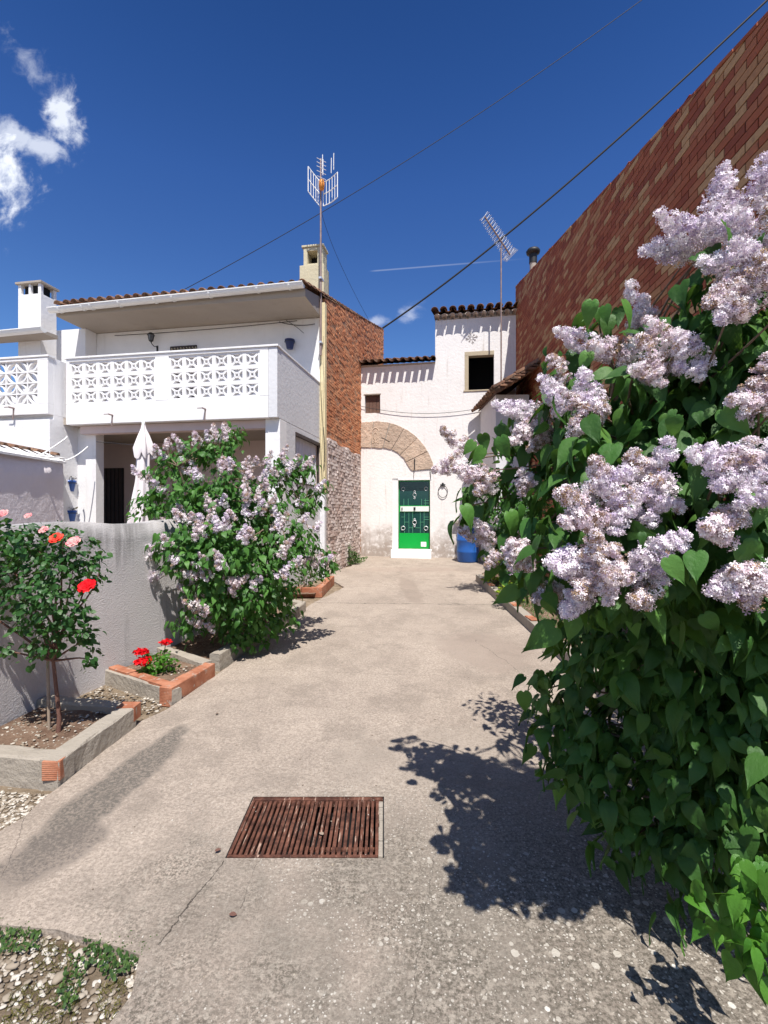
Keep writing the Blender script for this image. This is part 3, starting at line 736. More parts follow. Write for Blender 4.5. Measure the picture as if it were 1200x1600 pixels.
# main eave, gutter, tiled roof
m = MB()
m.prism([(-5.5, 1.33, 5.75), (-5.5, 2.55, 5.75), (-5.5, 9.8, 8.08), (-5.5, 9.8, 8.20), (-5.5, 1.33, 5.90)], (5.52, 0, 0))
m.build('eave', M['soffit'], house)
def gutter(x0, x1, y, z0, z1, sag=0):
    m = MB(); n = 8; r = .085; vs = []; fs = []
    xs = np.linspace(x0, x1, 12)
    prof = [(y - r * math.cos(a) - .005, -r * math.sin(a)) for a in np.linspace(0, PI, n)]
    prof = [(y - r - .018, .002), (y - r - .018, .012)] [:0] + prof
    for x in xs:
        z = z0 + (z1 - z0) * (x - x0) / (x1 - x0)
        for (py, pz) in prof: vs.append((x, py, z + pz))
        for (py, pz) in prof: vs.append((x, y + (py - y) * .93, z + pz * .93 + .0))
    k = len(prof)
    for i in range(len(xs) - 1):
        for j in range(k - 1):
            a = i * 2 * k + j; fs.append((a, a + 1, a + 1 + 2 * k, a + 2 * k)); b = a + k; fs.append((b + 2 * k, b + 2 * k + 1, b + 1, b))
    m.add(vs, fs, .5, True)
    for xe in (x0, x1):
        z = z0 if xe == x0 else z1
        m.add([(xe, py, z + pz) for py, pz in prof], [tuple(range(k)) if xe == x1 else tuple(range(k))[::-1]])
    m.bar((x0, y - r - .005, z0 + .004), (x1, y - r - .005, z1 + .004), .016, .016)
    return m
g = gutter(-5.55, .02, 1.24, 5.86, 5.95).build('gutter', M['gutter'], house)
for gx in (-5.3, -4.75, -4.55, -3.9, -3.1, -2.7, -1.9, -.9, -.25):
    m = MB(); zc = 5.86 + .09 * (gx + 5.55) / 5.57
    pts = [(gx, 1.24 - .090 * math.cos(a), zc - .090 * math.sin(a)) for a in np.linspace(0, PI, 8)]
    for a, b in zip(pts, pts[1:]): m.bar(a, b, .012, .035, up=(1, 0, 0))
    m.build('gutter_strap', M['gutter'], g)

def tiles(mb, x0, x1, y0, z0, slope, nrow, pitch=.205, L=.42, step=.33, r=.088, thick=.016, under=True):
    """barrel tiles: covers convex, channels concave; eave at y0, climbing with +y"""
    n = int(round((x1 - x0) / pitch)); pitch = (x1 - x0) / n; c, s = 1 / math.hypot(1, slope), slope / math.hypot(1, slope)
    K = 7
    for i in range(n + 1):
        jx = random.uniform(-.012, .012)
        for row in range(nrow):
            for cov in ((0, 1) if under else (1,)):
                if cov == 0 and i == n: continue
                cx = x0 + i * pitch + jx * .5 + (pitch / 2 if not cov else 0); t0 = row * step + random.uniform(-.015, .015) + (0 if cov or row else .15); t1 = t0 + L - (0 if cov or row else .15)
                ra, rb = (r * 1.04, r * .9) if cov else (r * .98, r * 1.02)
                vs = []
                for (tt, rr, lift) in ((t0, ra, .016), (t1, rb, -.006)):
                    for off in (0, thick):
                        for k in range(K):
                            a = PI * k / (K - 1)
                            q = rr - off
                            ux = math.cos(a) * q; uz = math.sin(a) * q * (.85 if cov else -.7) + (.035 if cov else .055) + lift
                            vs.append((cx + ux, y0 + tt * c - uz * s, z0 + tt * s + uz * c))
                fs = []
                for k in range(K - 1):
                    fs.append((k, k + 1, 2 * K + k + 1, 2 * K + k)); fs.append((K + k + 1, K + k, 3 * K + k, 3 * K + k + 1)); fs.append((k + 1, k, K + k, K + k + 1))
                mb.add(vs, fs, random.random(), True)
    return mb
m = MB(); tiles(m, -5.35, .0, 1.20, 5.90, .27, 27, r=.078); m.build('roof', M['tile'], house)
m = MB(); m.prism([(-8.6, 1.03, 5.28), (-8.6, 1.38, 5.28), (-8.6, 1.38, 5.36), (-8.6, 1.03, 5.34)], (3.09, 0, 0)); m.build('wing_eave', M['soffit'], house)
gutter(-8.6, -5.4, .94, 5.28, 5.34).build('gutter', M['gutter'], house)

# chimneys
ch = empty('chimney', (0, 0, 0)); ch.parent = house
def chim(cx0, cx1, cy0, cy1, z0, z1, mat, cap, parent):
    m = MB(); hz = .22; p = .07
    m.box(cx0, cx1, cy0, cy1, z0, z1 - hz)
    for (ax, bx) in ((cx0, cx0 + p), ((cx0 + cx1) / 2 - .025, (cx0 + cx1) / 2 + .025), (cx1 - p, cx1)):
        m.box(ax, bx, cy0, cy0 + p, z1 - hz, z1).box(ax, bx, cy1 - p, cy1, z1 - hz, z1)
    m.build('stack', M[mat], parent, bevel=.006)
    MB().box(cx0 - .04, cx1 + .04, cy0 - .04, cy1 + .04, z1, z1 + .045).build('cap', M[cap], parent, bevel=.004)
    MB().box(cx0 + .085, cx1 - .085, cy0 + .085, cy1 - .085, z1 - hz - .02, z1 - .01).build('flue', M['dark'], parent)
chim(-6.50, -5.93, 1.38, 1.78, 3.0, 6.52, 'white', 'soffit', ch)
ch2 = empty('chimney', (0, 0, 0)); ch2.parent = house
CY = 2.62; lx0, _ = H.on_y(468, 440, CY); lx1, zc = H.on_y(506, 378, CY)
m = MB(); z1 = zc - .05
m.box(lx0, lx1, CY, CY + .4, 5.9, z1 - .42).box(lx0 + .08, lx0 + .17, CY + .03, CY + .37, z1 - .42, z1 - .02).box(lx1 - .16, lx1 - .04, CY + .03, CY + .37, z1 - .42, z1 - .02).box(lx0 + .17, lx1 - .16, CY + .03, CY + .37, z1 - .42, z1 - .38).box(lx0 + .17, lx1 - .16, CY + .03, CY + .37, z1 - .1, z1 - .02)
m.build('stack', M['cream'], ch2, bevel=.008)
MB().box(lx0 + .175, lx1 - .165, CY + .33, CY + .36, z1 - .38, z1 - .1).build('flue', M['dark'], ch2)
MB().box(lx0 + .04, lx1 - .01, CY + .01, CY + .39, z1 - .019, z1 + .03).build('cap', M['cream'], ch2, bevel=.01)

# corner pillar / downpipe strip and bits of the wall
MB().box(.0, .115, 2.30, 2.44, 2.0, 6.05).build('corner_pillar', M['yellow'], house, bevel=.006)
MB().box(.002, .11, 2.302, 2.43, 0.1, 2.0).build('corner_footing', M['side'], house, bevel=.006)
m = MB()
for k in range(3):
    p0 = (.03 + .03 * k, 2.285, 2.1); pts = [(p0[0] + .012 * math.sin(i * .9 + k * 2), 2.288 + .004 * math.sin(i + k), 2.1 + i * .19) for i in range(18)]
    if k == 1: pts = pts[:12]
    m.tube(pts, .003, 5)
m.tube([(.09, 2.28, 3.4), (.14, 2.2, 3.1), (.15, 2.2, 2.7), (.09, 2.28, 2.5)], .006, 5)
m.build('wiring', M['cable'], house)
# wires slack under the eave
m = MB()
def sag(a, b, s, n=14):
    a = Vector(a); b = Vector(b); return [a.lerp(b, i / n) - Vector((0, 0, s * 4 * (i / n) * (1 - i / n))) for i in range(n + 1)]
m.tube(sag((-4.9, 2.30, 5.66), (-.5, 2.30, 5.70), .03), .007, 5).tube(sag((-.9, 2.29, 5.70), (-.1, 2.29, 5.60), .05), .008, 5).tube(sag((-.75, 2.29, 5.72), (-.35, 2.29, 5.42), -.02), .005, 5)
m.build('wiring', M['cable'], house)

# upper window top behind the balcony
a0, za = H.on_y(267, 548, 2.33); a1, zb_ = H.on_y(308, 541, 2.33)
m = MB(); m.box(a0, a1, 2.30, 2.329, 3.4, zb_ + .02)
wo = m.build('balcony_door', M['darkwood'], house)
m = MB()
for i in range(9):
    xx = a0 + .03 + i * (a1 - a0 - .06) / 8; m.tube([(xx, 2.292, zb_ - .06 + .02 * (i % 2)), (xx + .02, 2.292, zb_ - .02), (xx + .035, 2.292, zb_ - .06)], .008, 5)
m.build('ornament', M['cream'], wo)

# overflow spouts on the balconies
for (sx, sy, sz) in ((-3.05, 0, 3.30), (-1.28, 0, 3.34), (-4.75, YB, 3.42)):
    m = MB(); m.tube([(sx, sy + .02, sz), (sx, sy - .10, sz)], .014, 8).tube([(sx, sy - .012, sz), (sx - .01, sy - .012, sz - .2)], .010, 6)
    m.tube([(sx - .01, sy - .10, sz), (sx - .09, sy - .10, sz)], .008, 6)
    m.build('overflow_spout', M['mast'], house)

# dark lantern on upper wall
lp, zl = H.on_y(243, 531, 2.33); L_ = empty('wall_lantern', H.w(lp, 2.33, zl), HA, 'black iron lantern on the white wall above the balcony', 'lantern')
m = MB(); m.lathe([(.001, .115), (.035, .10), (.085, .055), (.09, .05), (.075, .048)], (0, -.16, 0), 6, smooth=False).lathe([(.042, -.075), (.05, -.08), (.02, -.10), (.001, -.10)], (0, -.16, 0), 6, smooth=False)
for k in range(6):
    a = PI * k / 3; m.bar((.072 * math.cos(a), -.16 + .072 * math.sin(a), .05), (.045 * math.cos(a), -.16 + .045 * math.sin(a), -.078), .008, .008)
m.build('lantern_cage', M['iron'], L_)
m = MB(); m.lathe([(.066, .048), (.042, -.072)], (0, -.16, 0), 6, smooth=False); m.build('glass', plain('lantern_glass', (.16, .17, .19), .15, .1), L_)
m = MB(); m.tube([(0, -.16, -.10), (.02, -.15, -.15), (.04, -.10, -.19), (.05, -.05, -.17), (.045, -.005, -.20), (.05, .0, -.27)], .009, 6).box(.03, .07, -.012, 0, -.30, -.14); m.build('bracket', M['iron'], L_)

# pots
def pot(frame, px, py, ly, r, h, mat, label, plant=True, grp=None):
    lx, z = frame.on_y(px, py, ly)
    o = empty('flower_pot', frame.w(lx, ly - r - .02, z - h / 2), frame.a, label, 'flower pot', grp)
    m = MB(); m.lathe([(.001, 0), (r * .68, 0), (r * .95, h * .82), (r * 1.06, h * .82), (r * 1.08, h), (r * .94, h), (r * .9, h * .85), (.001, h * .83)], n=18)
    m.build('pot', M[mat], o)
    m = MB(); m.tube([(r * 1.1 * math.cos(a), r * 1.1 * math.sin(a), h * .75) for a in np.linspace(0, 2 * PI, 17)], .005, 5, caps=False).bar((0, r, h * .75), (0, r + .02, h * .75), .02, .01)
    m.build('holder_ring', M['iron'], o)
    if plant:
        ms = []; ts = []
        for k in range(60):
            a = random.uniform(0, 2 * PI); rr = r * random.uniform(.1, 1.0); p = (rr * math.cos(a), rr * math.sin(a), h * .9 + random.uniform(0, .07))
            d = Vector((math.cos(a), math.sin(a), random.uniform(.1, 1.6))); ms.append(basis(d, (random.uniform(-.4, .4), random.uniform(-1, 0), 1), random.uniform(.035, .065), p)); ts.append(random.random())
        scatter('plant', LEAF[0], LEAF[1], ms, ts, M['potleaf'], o)
    return o
def leaf_template(rows, fold=.16, bend=.25, shape='heart'):
    vs = []; fs = []
    for (y, w) in rows:
        z = -bend * y * y
        yy = y - (.10 if (shape == 'heart' and y < .05) else 0)
        vs += [(-w, yy, z + fold * w), (0, y, z), (w, yy, z + fold * w)]
    for i in range(len(rows) - 1):
        a = 3 * i; fs += [(a, a + 1, a + 4, a + 3), (a + 1, a + 2, a + 5, a + 4)]
    return vs, fs
def lilac_leaf():
    rows = [(-.08, .13), (-.03, .23), (.08, .31), (.20, .335), (.36, .315), (.53, .25), (.70, .155), (.85, .07), (.96, .022), (1.06, .003)]; vs = []; fs = []
    for i, (y, w) in enumerate(rows):
        z = -.28 * max(y, 0) ** 2
        for k in (-1, -.5, 0, .5, 1):
            yy = 0.0 if (k == 0 and y < 0) else (y * (.9 if abs(k) == .5 else 1)); q = .028 * (1 if i % 2 else -1) * (abs(k) == .5)
            vs.append((w * k, yy, z + .20 * w * abs(k) ** .7 - .13 * (abs(k) == 1) * w + q * w * 2))
    for i in range(len(rows) - 1):
        for k in range(4): a = 5 * i + k; fs.append((a, a + 1, a + 6, a + 5))
    return vs, fs
LEAF = lilac_leaf()
OVAL = leaf_template([(0, .05), (.25, .30), (.55, .36), (.82, .20), (1.0, .01)], .12, .2, 'oval')
BLADE = leaf_template([(0, .05), (.5, .06), (1.0, .005)], .1, .5, 'oval')
pot(H, 117, 760, .35, .11, .20, 'bluepot', 'blue pot of dark leaves, upper of the pair on the white porch wall')
pot(H, 118, 806, .35, .11, .20, 'bluepot', 'blue pot of dark leaves, lower of the pair, just over the garden wall top')
pot(H, 456, 541, 2.33, .10, .19, 'navy', 'empty navy blue pot high on the wall behind the balcony', plant=False)

# wall with small tile coping at the far left
ww = empty('yard_wall', (0, 0, 0), 0, 'lilac-grey plaster wall with a curved tile coping at the left edge', 'wall')
pA = Vector((-5.62, 8.3)); pB = Vector((-5.45, 4.8)); d = (pB - pA); nrm = Vector((-d.y, d.x)).normalized()
m = MB(); n = 26; vs = []; fs = []
for i in range(n + 1):
    p = pA.lerp(pB, i / n)
    for k in range(9):
        z = 0 + 2.45 * k / 8; o_ = random.uniform(-.008, .008) + (.03 * math.sin(i * .5) if k == 8 else 0)
        vs.append((p.x + nrm.x * (.0 + o_), p.y + nrm.y * o_, z))
    vs.append((p.x - nrm.x * .2, p.y, 2.5)); vs.append((p.x - nrm.x * .2, p.y, 0))
for i in range(n):
    for k in range(10): a = i * 11 + k; fs.append((a, a + 1, a + 12, a + 11))
m.add(vs, fs, .5, True); m.sm = [(k % 10) < 8 for k in range(len(fs))]
m.build('wall', M['lav'], ww)
m = MB(); m.add([(pA.x + .05, pA.y, 2.44), (pB.x + .05, pB.y, 2.44), (pB.x - .32, pB.y, 2.62), (pA.x - .32, pA.y, 2.62), (pA.x + .05, pA.y, 2.475), (pB.x + .05, pB.y, 2.475), (pB.x - .32, pB.y, 2.66), (pA.x - .32, pA.y, 2.66)], [(0, 3, 2, 1), (4, 5, 6, 7), (0, 1, 5, 4), (1, 2, 6, 5), (2, 3, 7, 6), (3, 0, 4, 7)]).build('coping', M['white'], ww)
m = MB(); mm = MB(); tiles(mm, -3.4, 0, 0, 0, .30, 1, r=.055, pitch=.24, L=.3, under=False)
ang = math.atan2((pB - pA).y, (pB - pA).x)
R = Matrix.Translation((pA.x - .12, pA.y, 2.545)) @ Matrix.Rotation(PI / 2 + .04, 4, 'Z')
mm.v = [tuple(R @ Vector(v)) for v in mm.v]; mm.build('coping_tiles', M['tile'], ww)

# cables from the left balcony
def cable(name, pts, r, label, cat='cable', mat='cable', n=24):
    """smooth curve through three points"""
    a, b, c = [Vector(p) for p in pts]; out = []
    for i in range(n + 1):
        t = i / n; out.append(a * (2 * (t - .5) * (t - 1)) + b * (4 * t * (1 - t)) + c * (2 * t * (t - .5)))
    o = MB().tube(out, r, 6).build(name, M[mat]); tag(o, label, cat); return o
cable('white_cable', [W(0, 703, 7.2), W(60, 712, 7.6), W(100, 716, 8.0)], .012, 'white cable strung in front of the tile coping at the far left', mat='gutter')
cable('white_cable', [W(62, 712, 7.9), W(96, 690, 8.0), W(104, 682, 8.15)], .012, 'white cable rising from the tile coping to the balcony corner', mat='gutter')
cable('white_cable', [W(92, 719, 8.0), W(112, 716, 8.1), W(137, 698, 8.4)], .012, 'white cable sloping up to the porch pillar above the blue pots', mat='gutter')
cable('clothes_line', [W(150, 690, 8.1), W(195, 694, 8.0), W(222, 697, 7.2)], .006, 'thin dark line between the porch pillar and the closed parasol', 'line')

# closed parasol
px_, Yp = 224, 7.1
pb = W(px_, 800, Yp)
pr = empty('parasol', (pb.x, pb.y, .35), 0, 'closed white parasol standing behind the garden wall', 'parasol')
MB().tube([(0, 0, 0), (0, 0, 2.58)], .022, 10).lathe([(.25, 0), (.25, .05), (.05, .07), (.03, .2)], n=16).build('pole', M['alu'], pr)
def drape(prof, folds, ph, name, seed, lean=(0, 0)):
    r_ = random.Random(seed); vs = []; fs = []; n = 96
    for i, (rr, z) in enumerate(prof):
        dep = .42 * min(1, i / 2)
        for k in range(n):
            a = 2 * PI * k / n; f = 1 + dep * math.sin(folds * a + ph + .35 * math.sin(z * 9)) * (.55 + .45 * math.sin(2 * a + 1 + z * 3)); q = i / (len(prof) - 1)
            zz = z - (.10 * abs(math.sin(folds / 2 * a + ph)) if i == len(prof) - 1 else 0)
            vs.append((rr * f * math.cos(a) + lean[0] * q * q, rr * f * math.sin(a) + lean[1] * q, zz))
    for i in range(len(prof) - 1):
        for k in range(n): fs.append((i * n + k, (i + 1) * n + k, (i + 1) * n + (k + 1) % n, i * n + (k + 1) % n))
    MB().add(vs, fs, .5, True).build(name, M['cloth'], pr)
drape([(.015, 2.60), (.035, 2.5), (.065, 2.4), (.09, 2.3), (.115, 2.2), (.10, 2.14)], 5, .3, 'top_valance', 3)
drape([(.02, 2.5), (.05, 2.35), (.07, 2.1), (.075, 1.85), (.085, 1.65), (.11, 1.45), (.135, 1.25), (.16, 1.08), (.15, .98)], 6, 1.2, 'canopy', 4, (-.08, 0))
MB().lathe([(.001, 2.64), (.02, 2.62), (.025, 2.57)], n=10).build('finial', M['gutter'], pr)

# ---------------------------------------------------------------- brick walls, brick by brick
def brickwall(name, mat, parent, L, h0, topf, bl=.25, bh=.07, gap=.012, prot=.010, jit=.004, rot=.0, tintf=None, length0=0.0, chip=0.0):
    """face in the local x=0 plane, running along +y, bricks stick out to -x*sgn"""
    m = MB(); row = 0; z = h0
    zmax = max(topf(length0), topf(L))
    while z < zmax:
        y = length0 - (row % 2) * bl / 2 - random.uniform(0, .02)
        while y < L:
            a = max(y, length0) ; b = min(y + bl - gap, L)
            if b - a > .03:
                za = min(z + bh - gap, topf(a)); zb2 = min(z + bh - gap, topf(b))
                if za > z + .005 or zb2 > z + .005:
                    za = max(za, z + .003); zb2 = max(zb2, z + .003)
                    p = prot + random.uniform(-jit, jit); q = prot + random.uniform(-jit, jit)
                    e = random.uniform(-rot, rot)
                    if random.random() < chip: p *= .2; q *= .3
                    vs = [(-.05, a, z), (p, a, z + e), (q, b, z - e), (-.05, b, z), (-.05, a, za), (p, a, za + e), (q, b, zb2 - e), (-.05, b, zb2)]
                    m.add(vs, [(0, 1, 2, 3)[::-1], (4, 5, 6, 7), (1, 2, 6, 5), (0, 1, 5, 4), (2, 3, 7, 6)], random.random() if tintf is None else tintf(a, z))
            y += bl
        z += bh; row += 1
    return m.build(name, M[mat], parent)

# gable of the white house
gtop = lambda t: 6.20 + .285 * (t - 2.44)
ga = empty('gable_wall', (0, 0, 0)); ga.parent = house; ga.location = (.07, 0, 0)
brickwall('bricks', 'brickL', ga, 9.8, 3.2, lambda t: gtop(t), bl=.26, bh=.062, gap=.014, prot=.012, jit=.010, rot=.006, length0=2.445, chip=.15)
MB().prism([(-.03, 2.445, 0), (-.03, 9.8, 0), (-.03, 9.8, gtop(9.8) + .0), (-.03, 2.445, gtop(2.445))][::-1], (-.3, 0, 0)).build('mortar', M['mortarL'], ga)
MB().prism([(-.03, 2.445, .0), (-.03, 9.8, .0), (-.03, 9.8, gtop(9.8) - .03), (-.03, 2.445, gtop(2.445) - .03)][::-1], (.034, 0, 0)).build('mortar', M['mortarL'], ga)
# coping tiles of the gable verge
m = MB()
for i in range(22):
    t0 = 2.3 + i * .34; r = .075; K = 6; vs = []
    for (tt, rr) in ((t0, r), (t0 + .4, r * .85)):
        for k in range(K + 1):
            a = PI * k / K; vs.append((-.05 + rr * math.cos(a) + random.uniform(-.004, .004), tt, gtop(tt) + .0 + rr * .8 * math.sin(a) + (.015 if tt == t0 else 0)))
    m.add(vs, [(k, k + 1, K + 2 + k, K + 1 + k)[::-1] for k in range(K)], random.random(), True)
m.build('verge_tiles', M['tile'], ga, solid=.014)

rw = empty('rough_wall', H.w(.0, 0, 0), HA, 'rough whitewashed brick wall below the orange brick gable', 'wall')
off = .13
rb_ = empty('face', (off, 0, 0)); rb_.parent = rw
brickwall('bricks', 'brickW', rb_, 5.62, .05, lambda t: 3.26 - .02 * t + .05 * math.sin(t * 5), bl=.24, bh=.072, gap=.016, prot=.018, jit=.016, rot=.008, length0=2.46, chip=.1)
MB().box(-.03, .006, 2.46, 5.615, 0, 3.15).build('mortar', M['mortarW'], rb_)
rb_.name = 'brick_face'

# ---------------------------------------------------------------- far house
FH = Frame(-.70, 13.7, HA)
far = empty('limewashed_house', FH.o, HA, 'old white limewashed house with stone arch and green door at the end of the drive', 'house')
def fp(px, py): return FH.on_y(px, py, 0)
dx0, _ = fp(622, 800); dx1, _ = fp(672, 800); _, dz1 = fp(647, 750); _, dz0 = fp(647, 858)
wx0, wz1 = fp(727, 551); wx1, wz0 = fp(772, 608)
sx0, sz1 = fp(570, 617); sx1, sz0 = fp(594, 645)
sp, ze1 = fp(680, 567); _, ze2 = fp(740, 497)
ze1 -= .02
def wall_with_holes(x0, x1, z0, z1, holes, y0, y1):
    """quads between sorted hole edges, with reveals"""
    m = MB(); xs = sorted({x0, x1, *[v for h in holes for v in h[:2] if x0 < v < x1]}); zs = sorted({z0, z1, *[v for h in holes for v in h[2:] if z0 < v < z1]})
    def hol(a, b): return any(h[0] < a < h[1] and h[2] < b < h[3] for h in holes)
    for i in range(len(xs) - 1):
        for j in range(len(zs) - 1):
            a, b, c, d = xs[i], xs[i + 1], zs[j], zs[j + 1]
            if not hol((a + b) / 2, (c + d) / 2):
                m.add([(a, y0, c), (b, y0, c), (b, y0, d), (a, y0, d)], [(0, 1, 2, 3)])
    for h in holes:
        a, b, c, d = h
        m.add([(a, y0, c), (a, y1, c), (a, y1, d), (a, y0, d)], [(0, 1, 2, 3)]).add([(b, y0, c), (b, y1, c), (b, y1, d), (b, y0, d)], [(3, 2, 1, 0)])
        m.add([(a, y0, d), (b, y0, d), (b, y1, d), (a, y1, d)], [(3, 2, 1, 0)]).add([(a, y0, c), (b, y0, c), (b, y1, c), (a, y1, c)], [(0, 1, 2, 3)])
    return m
holesA = [(sx0, sx1, sz0, sz1), (dx0, dx1, dz0, dz1)]
m = wall_with_holes(-.03, sp, 0, ze1, holesA, 0, .28); m.build('wall', M['far'], far)
m = wall_with_holes(sp, 5.4, 0, ze2, [(wx0, wx1, wz0, wz1)], 0, .30)
m.add([(sp, 0, ze1), (sp, 3, ze1), (sp, 3, ze2 + .7), (sp, 0, ze2)], [(0, 1, 2, 3)])
m.build('wall', M['far'], far)
# dark rooms behind the openings
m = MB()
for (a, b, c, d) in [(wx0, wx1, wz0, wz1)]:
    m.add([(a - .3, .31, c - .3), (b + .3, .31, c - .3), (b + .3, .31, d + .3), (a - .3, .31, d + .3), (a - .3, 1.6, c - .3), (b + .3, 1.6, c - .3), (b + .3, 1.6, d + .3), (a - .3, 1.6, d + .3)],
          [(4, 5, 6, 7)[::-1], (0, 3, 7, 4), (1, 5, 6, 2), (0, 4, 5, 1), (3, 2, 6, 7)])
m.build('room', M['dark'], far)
# stone frame of the open window
m = MB(); m.box(wx0 - .02, wx1 + .0, -.006, .2, wz1 - .10, wz1 + .02).box(wx0 - .02, wx0 + .09, -.005, .2, wz0, wz1 - .10).box(wx0 - .05, wx1 + .05, -.02, .2, wz0 - .04, wz0)
wf = empty('window', (0, 0, 0)); wf.parent = far
m.build('frame', plaster('beige_frame', (.50, .42, .30), .4, (.3, .25, .18), .4, streak=False), wf, bevel=.006)
# small window: shutter
sw = MB()
for i in range(4):
    a = sx0 + .005 + i * (sx1 - sx0 - .01) / 4; sw.box(a, a + (sx1 - sx0) / 4 - .012, .09, .115, sz0 + .01, sz1 - .02)
wf2 = empty('window', (0, 0, 0)); wf2.parent = far
sw.build('shutter', M['wood'], wf2)
MB().box(sx0, sx1, .12, .16, sz0, sz1).build('backing', M['darkwood'], wf2)
MB().box(sx0 - .03, sx1 + .02, -.012, .08, sz1 - .003, sz1 + .025).build('lintel', M['soffit'], wf2)
# door
do = empty('door', (0, 0, 0)); do.parent = far
dw = dx1 - dx0; dh = dz1 - dz0
def dz(py): return fp(647, py)[1]
def dx(px): return fp(px, 800)[0]
MB().box(dx0 - .0, dx1 + .0, .155, .20, dz0, dz1).build('backing', M['green'], do)
g1 = MB(); g1.box(dx0 + .02, dx1 - .03, .146, .155, dz(790), dz1 - .03).box(dx0 + .02, dx1 - .03, .146, .155, dz(833), dz(800)); g1.build('glass', M['doorglass'], do)
fr = MB(); fr.box(dx0, dx0 + .02, .125, .155, dz0, dz1).box(dx1 - .03, dx1, .125, .155, dz0, dz1).box(dx0 + .02, dx1 - .03, .126, .155, dz1 - .03, dz1).box(dx0 + .02, dx1 - .03, .13, .155, dz0, dz(833.5)).box(dx0 + .02, dx1 - .03, .13, .155, dz(800), dz(790))
fr.build('frame', M['green'], do, bevel=.004)
MB().box(dx0 + .052, dx1 - .032, .118, .129, dz(799), dz(791)).build('white_band', M['paper'], do)
gm = MB()
def hb(px0, px1, py): gm.box(dx(px0), dx(px1), .136, .146, dz(py) - .005, dz(py) + .005)
def vb(px, py0, py1): gm.box(dx(px) - .0045, dx(px) + .0045, .135, .146, dz(py1), dz(py0))
for p in (630, 637, 658, 664): vb(p, 779, 790)
hb(662, 671, 782); hb(662, 671, 786)
for p in (631, 638): vb(p, 800, 833)
for p in (644, 656, 662): vb(p, 800, 833)
for a, b, c in ((626, 631, 808), (631, 638, 816), (626, 631, 824), (662, 671, 808), (656, 662, 816), (662, 671, 812), (638, 656, 825), (662, 671, 824)): hb(a, b, c)
gm.build('glazing_bars', M['thin'], do)
rm = MB()
def ringm(px, py, r, tk=.007, yy=.128):
    c = (dx(px), dz(py)); rm.tube([(c[0] + r * math.cos(a), yy, c[1] + r * math.sin(a)) for a in np.linspace(0, 2 * PI, 17)], tk, 5, caps=False)
for (px, py, r) in ((629, 763.5, .05), (665, 763.5, .05), (647, 768, .025), (647, 773, .05), (647, 778, .025), (647, 812, .025), (647, 816.5, .055), (647, 822, .025), (629, 825.5, .055), (665, 825.5, .055)):
    ringm(px, py, r, .010 if py > 800 else .006, .122 if py > 800 else .142)
rm.build('ring_ornaments', M['alu'], do)
MB().box(dx(657), dx(665.5), .122, .129, dz(854.5), dz(847)).build('paper_notice', M['paper'], do)
MB().box(dx(626) + .01, dx(627) + .02, .10, .118, dz(797), dz(793)).tube([(dx(647), .112, dz(797)), (dx(647), .112, dz(792.5))], .03, 8).build('knocker', M['iron'], do)
# step
st = MB(); s0, _ = fp(613, 865); s1, _ = fp(675, 865); st.box(s0, s1, -.30, .0, gz(13.5) - .05, dz0 - .002); st.box(dx0, dx1, -.0, .12, dz0 - .1, dz0 - .002)
st.build('doorstep', M['white_trim'], far, bevel=.008)
# white plaster surround left of the door
MB().box(s0, dx0 - .0, -.008, .0, dz0 - .1, dz1 + .05).box(s0, dx1 + .04, -.008, .0, dz1 + .0, dz1 + .05).build('door_surround', M['white'], far)
# arch voussoirs
outer = [(560, 661), (575, 659.5), (590, 658.5), (606, 660), (622, 665), (637, 672), (650, 682), (661, 694), (670, 708), (676, 722), (678, 733)]
inner = [(560, 699), (572, 699), (585, 699.5), (597, 700), (607, 700.5), (616, 704), (624, 709.5), (631, 716), (636, 724), (640, 731), (644, 735)]
ar = MB(); cuts = [0, 1.6, 3.2, 4.6, 6.2, 7.8, 10]
def lerp(L, t):
    i = min(int(t), len(L) - 2); f = t - i; return (L[i][0] + (L[i + 1][0] - L[i][0]) * f, L[i][1] + (L[i + 1][1] - L[i][1]) * f)
for c0_, c1_ in zip(cuts, cuts[1:]):
    ts = np.linspace(c0_ + .04, c1_ - .03, 5)
    o_ = [fp(*lerp(outer, t)) for t in ts]; i_ = [fp(*lerp(inner, t)) for t in ts][::-1]
    o_ = [(x + random.uniform(-.01, .01), z + random.uniform(-.012, .012)) for x, z in o_]; i_ = [(x + random.uniform(-.01, .01), z + random.uniform(-.01, .01)) for x, z in i_]
    pl = [(x, -.028 + random.uniform(-.003, .003) * 0, z) for x, z in o_ + i_]
    ar.prism(pl, (0, .05, 0), random.random())
ar.build('stone_arch', M['stone'], far, bevel=.006)
back = [(x, -.010, z) for x, z in [fp(*p) for p in outer] + [fp(*p) for p in inner][::-1]]
MB().prism(back, (0, .03, 0)).build('arch_mortar', M['soffit'], far)
# carved niche on a voussoir
cv = MB(); cc = fp(587, 681)
def pc(px, py): a = fp(px, py); return (a[0], -.032, a[1])
nich = [pc(582, 693), pc(582, 674)] + [pc(587 - 5 * math.cos(a), 674 - 5 * math.sin(a)) for a in np.linspace(.3, PI - .3, 6)] + [pc(592, 674), pc(592, 693)]
cv.tube(nich, .010, 6).tube([pc(587, 693), pc(587, 688), pc(584.5, 685), pc(584.5, 678), pc(587, 675.5), pc(589.5, 678), pc(589.5, 685), pc(587, 688)], .011, 6).tube([pc(583.5, 692.5), pc(587, 689.5), pc(590.5, 692.5)], .009, 6)
cv.build('carving', plaster('carved_relief', (.66, .52, .40), .3, (.3, .24, .18), .3, streak=False), far)
MB().tube([pc(596, 684), pc(602, 686), pc(606, 689), pc(609.5, 690)], .007, 5).build('crack', M['dark'], far)
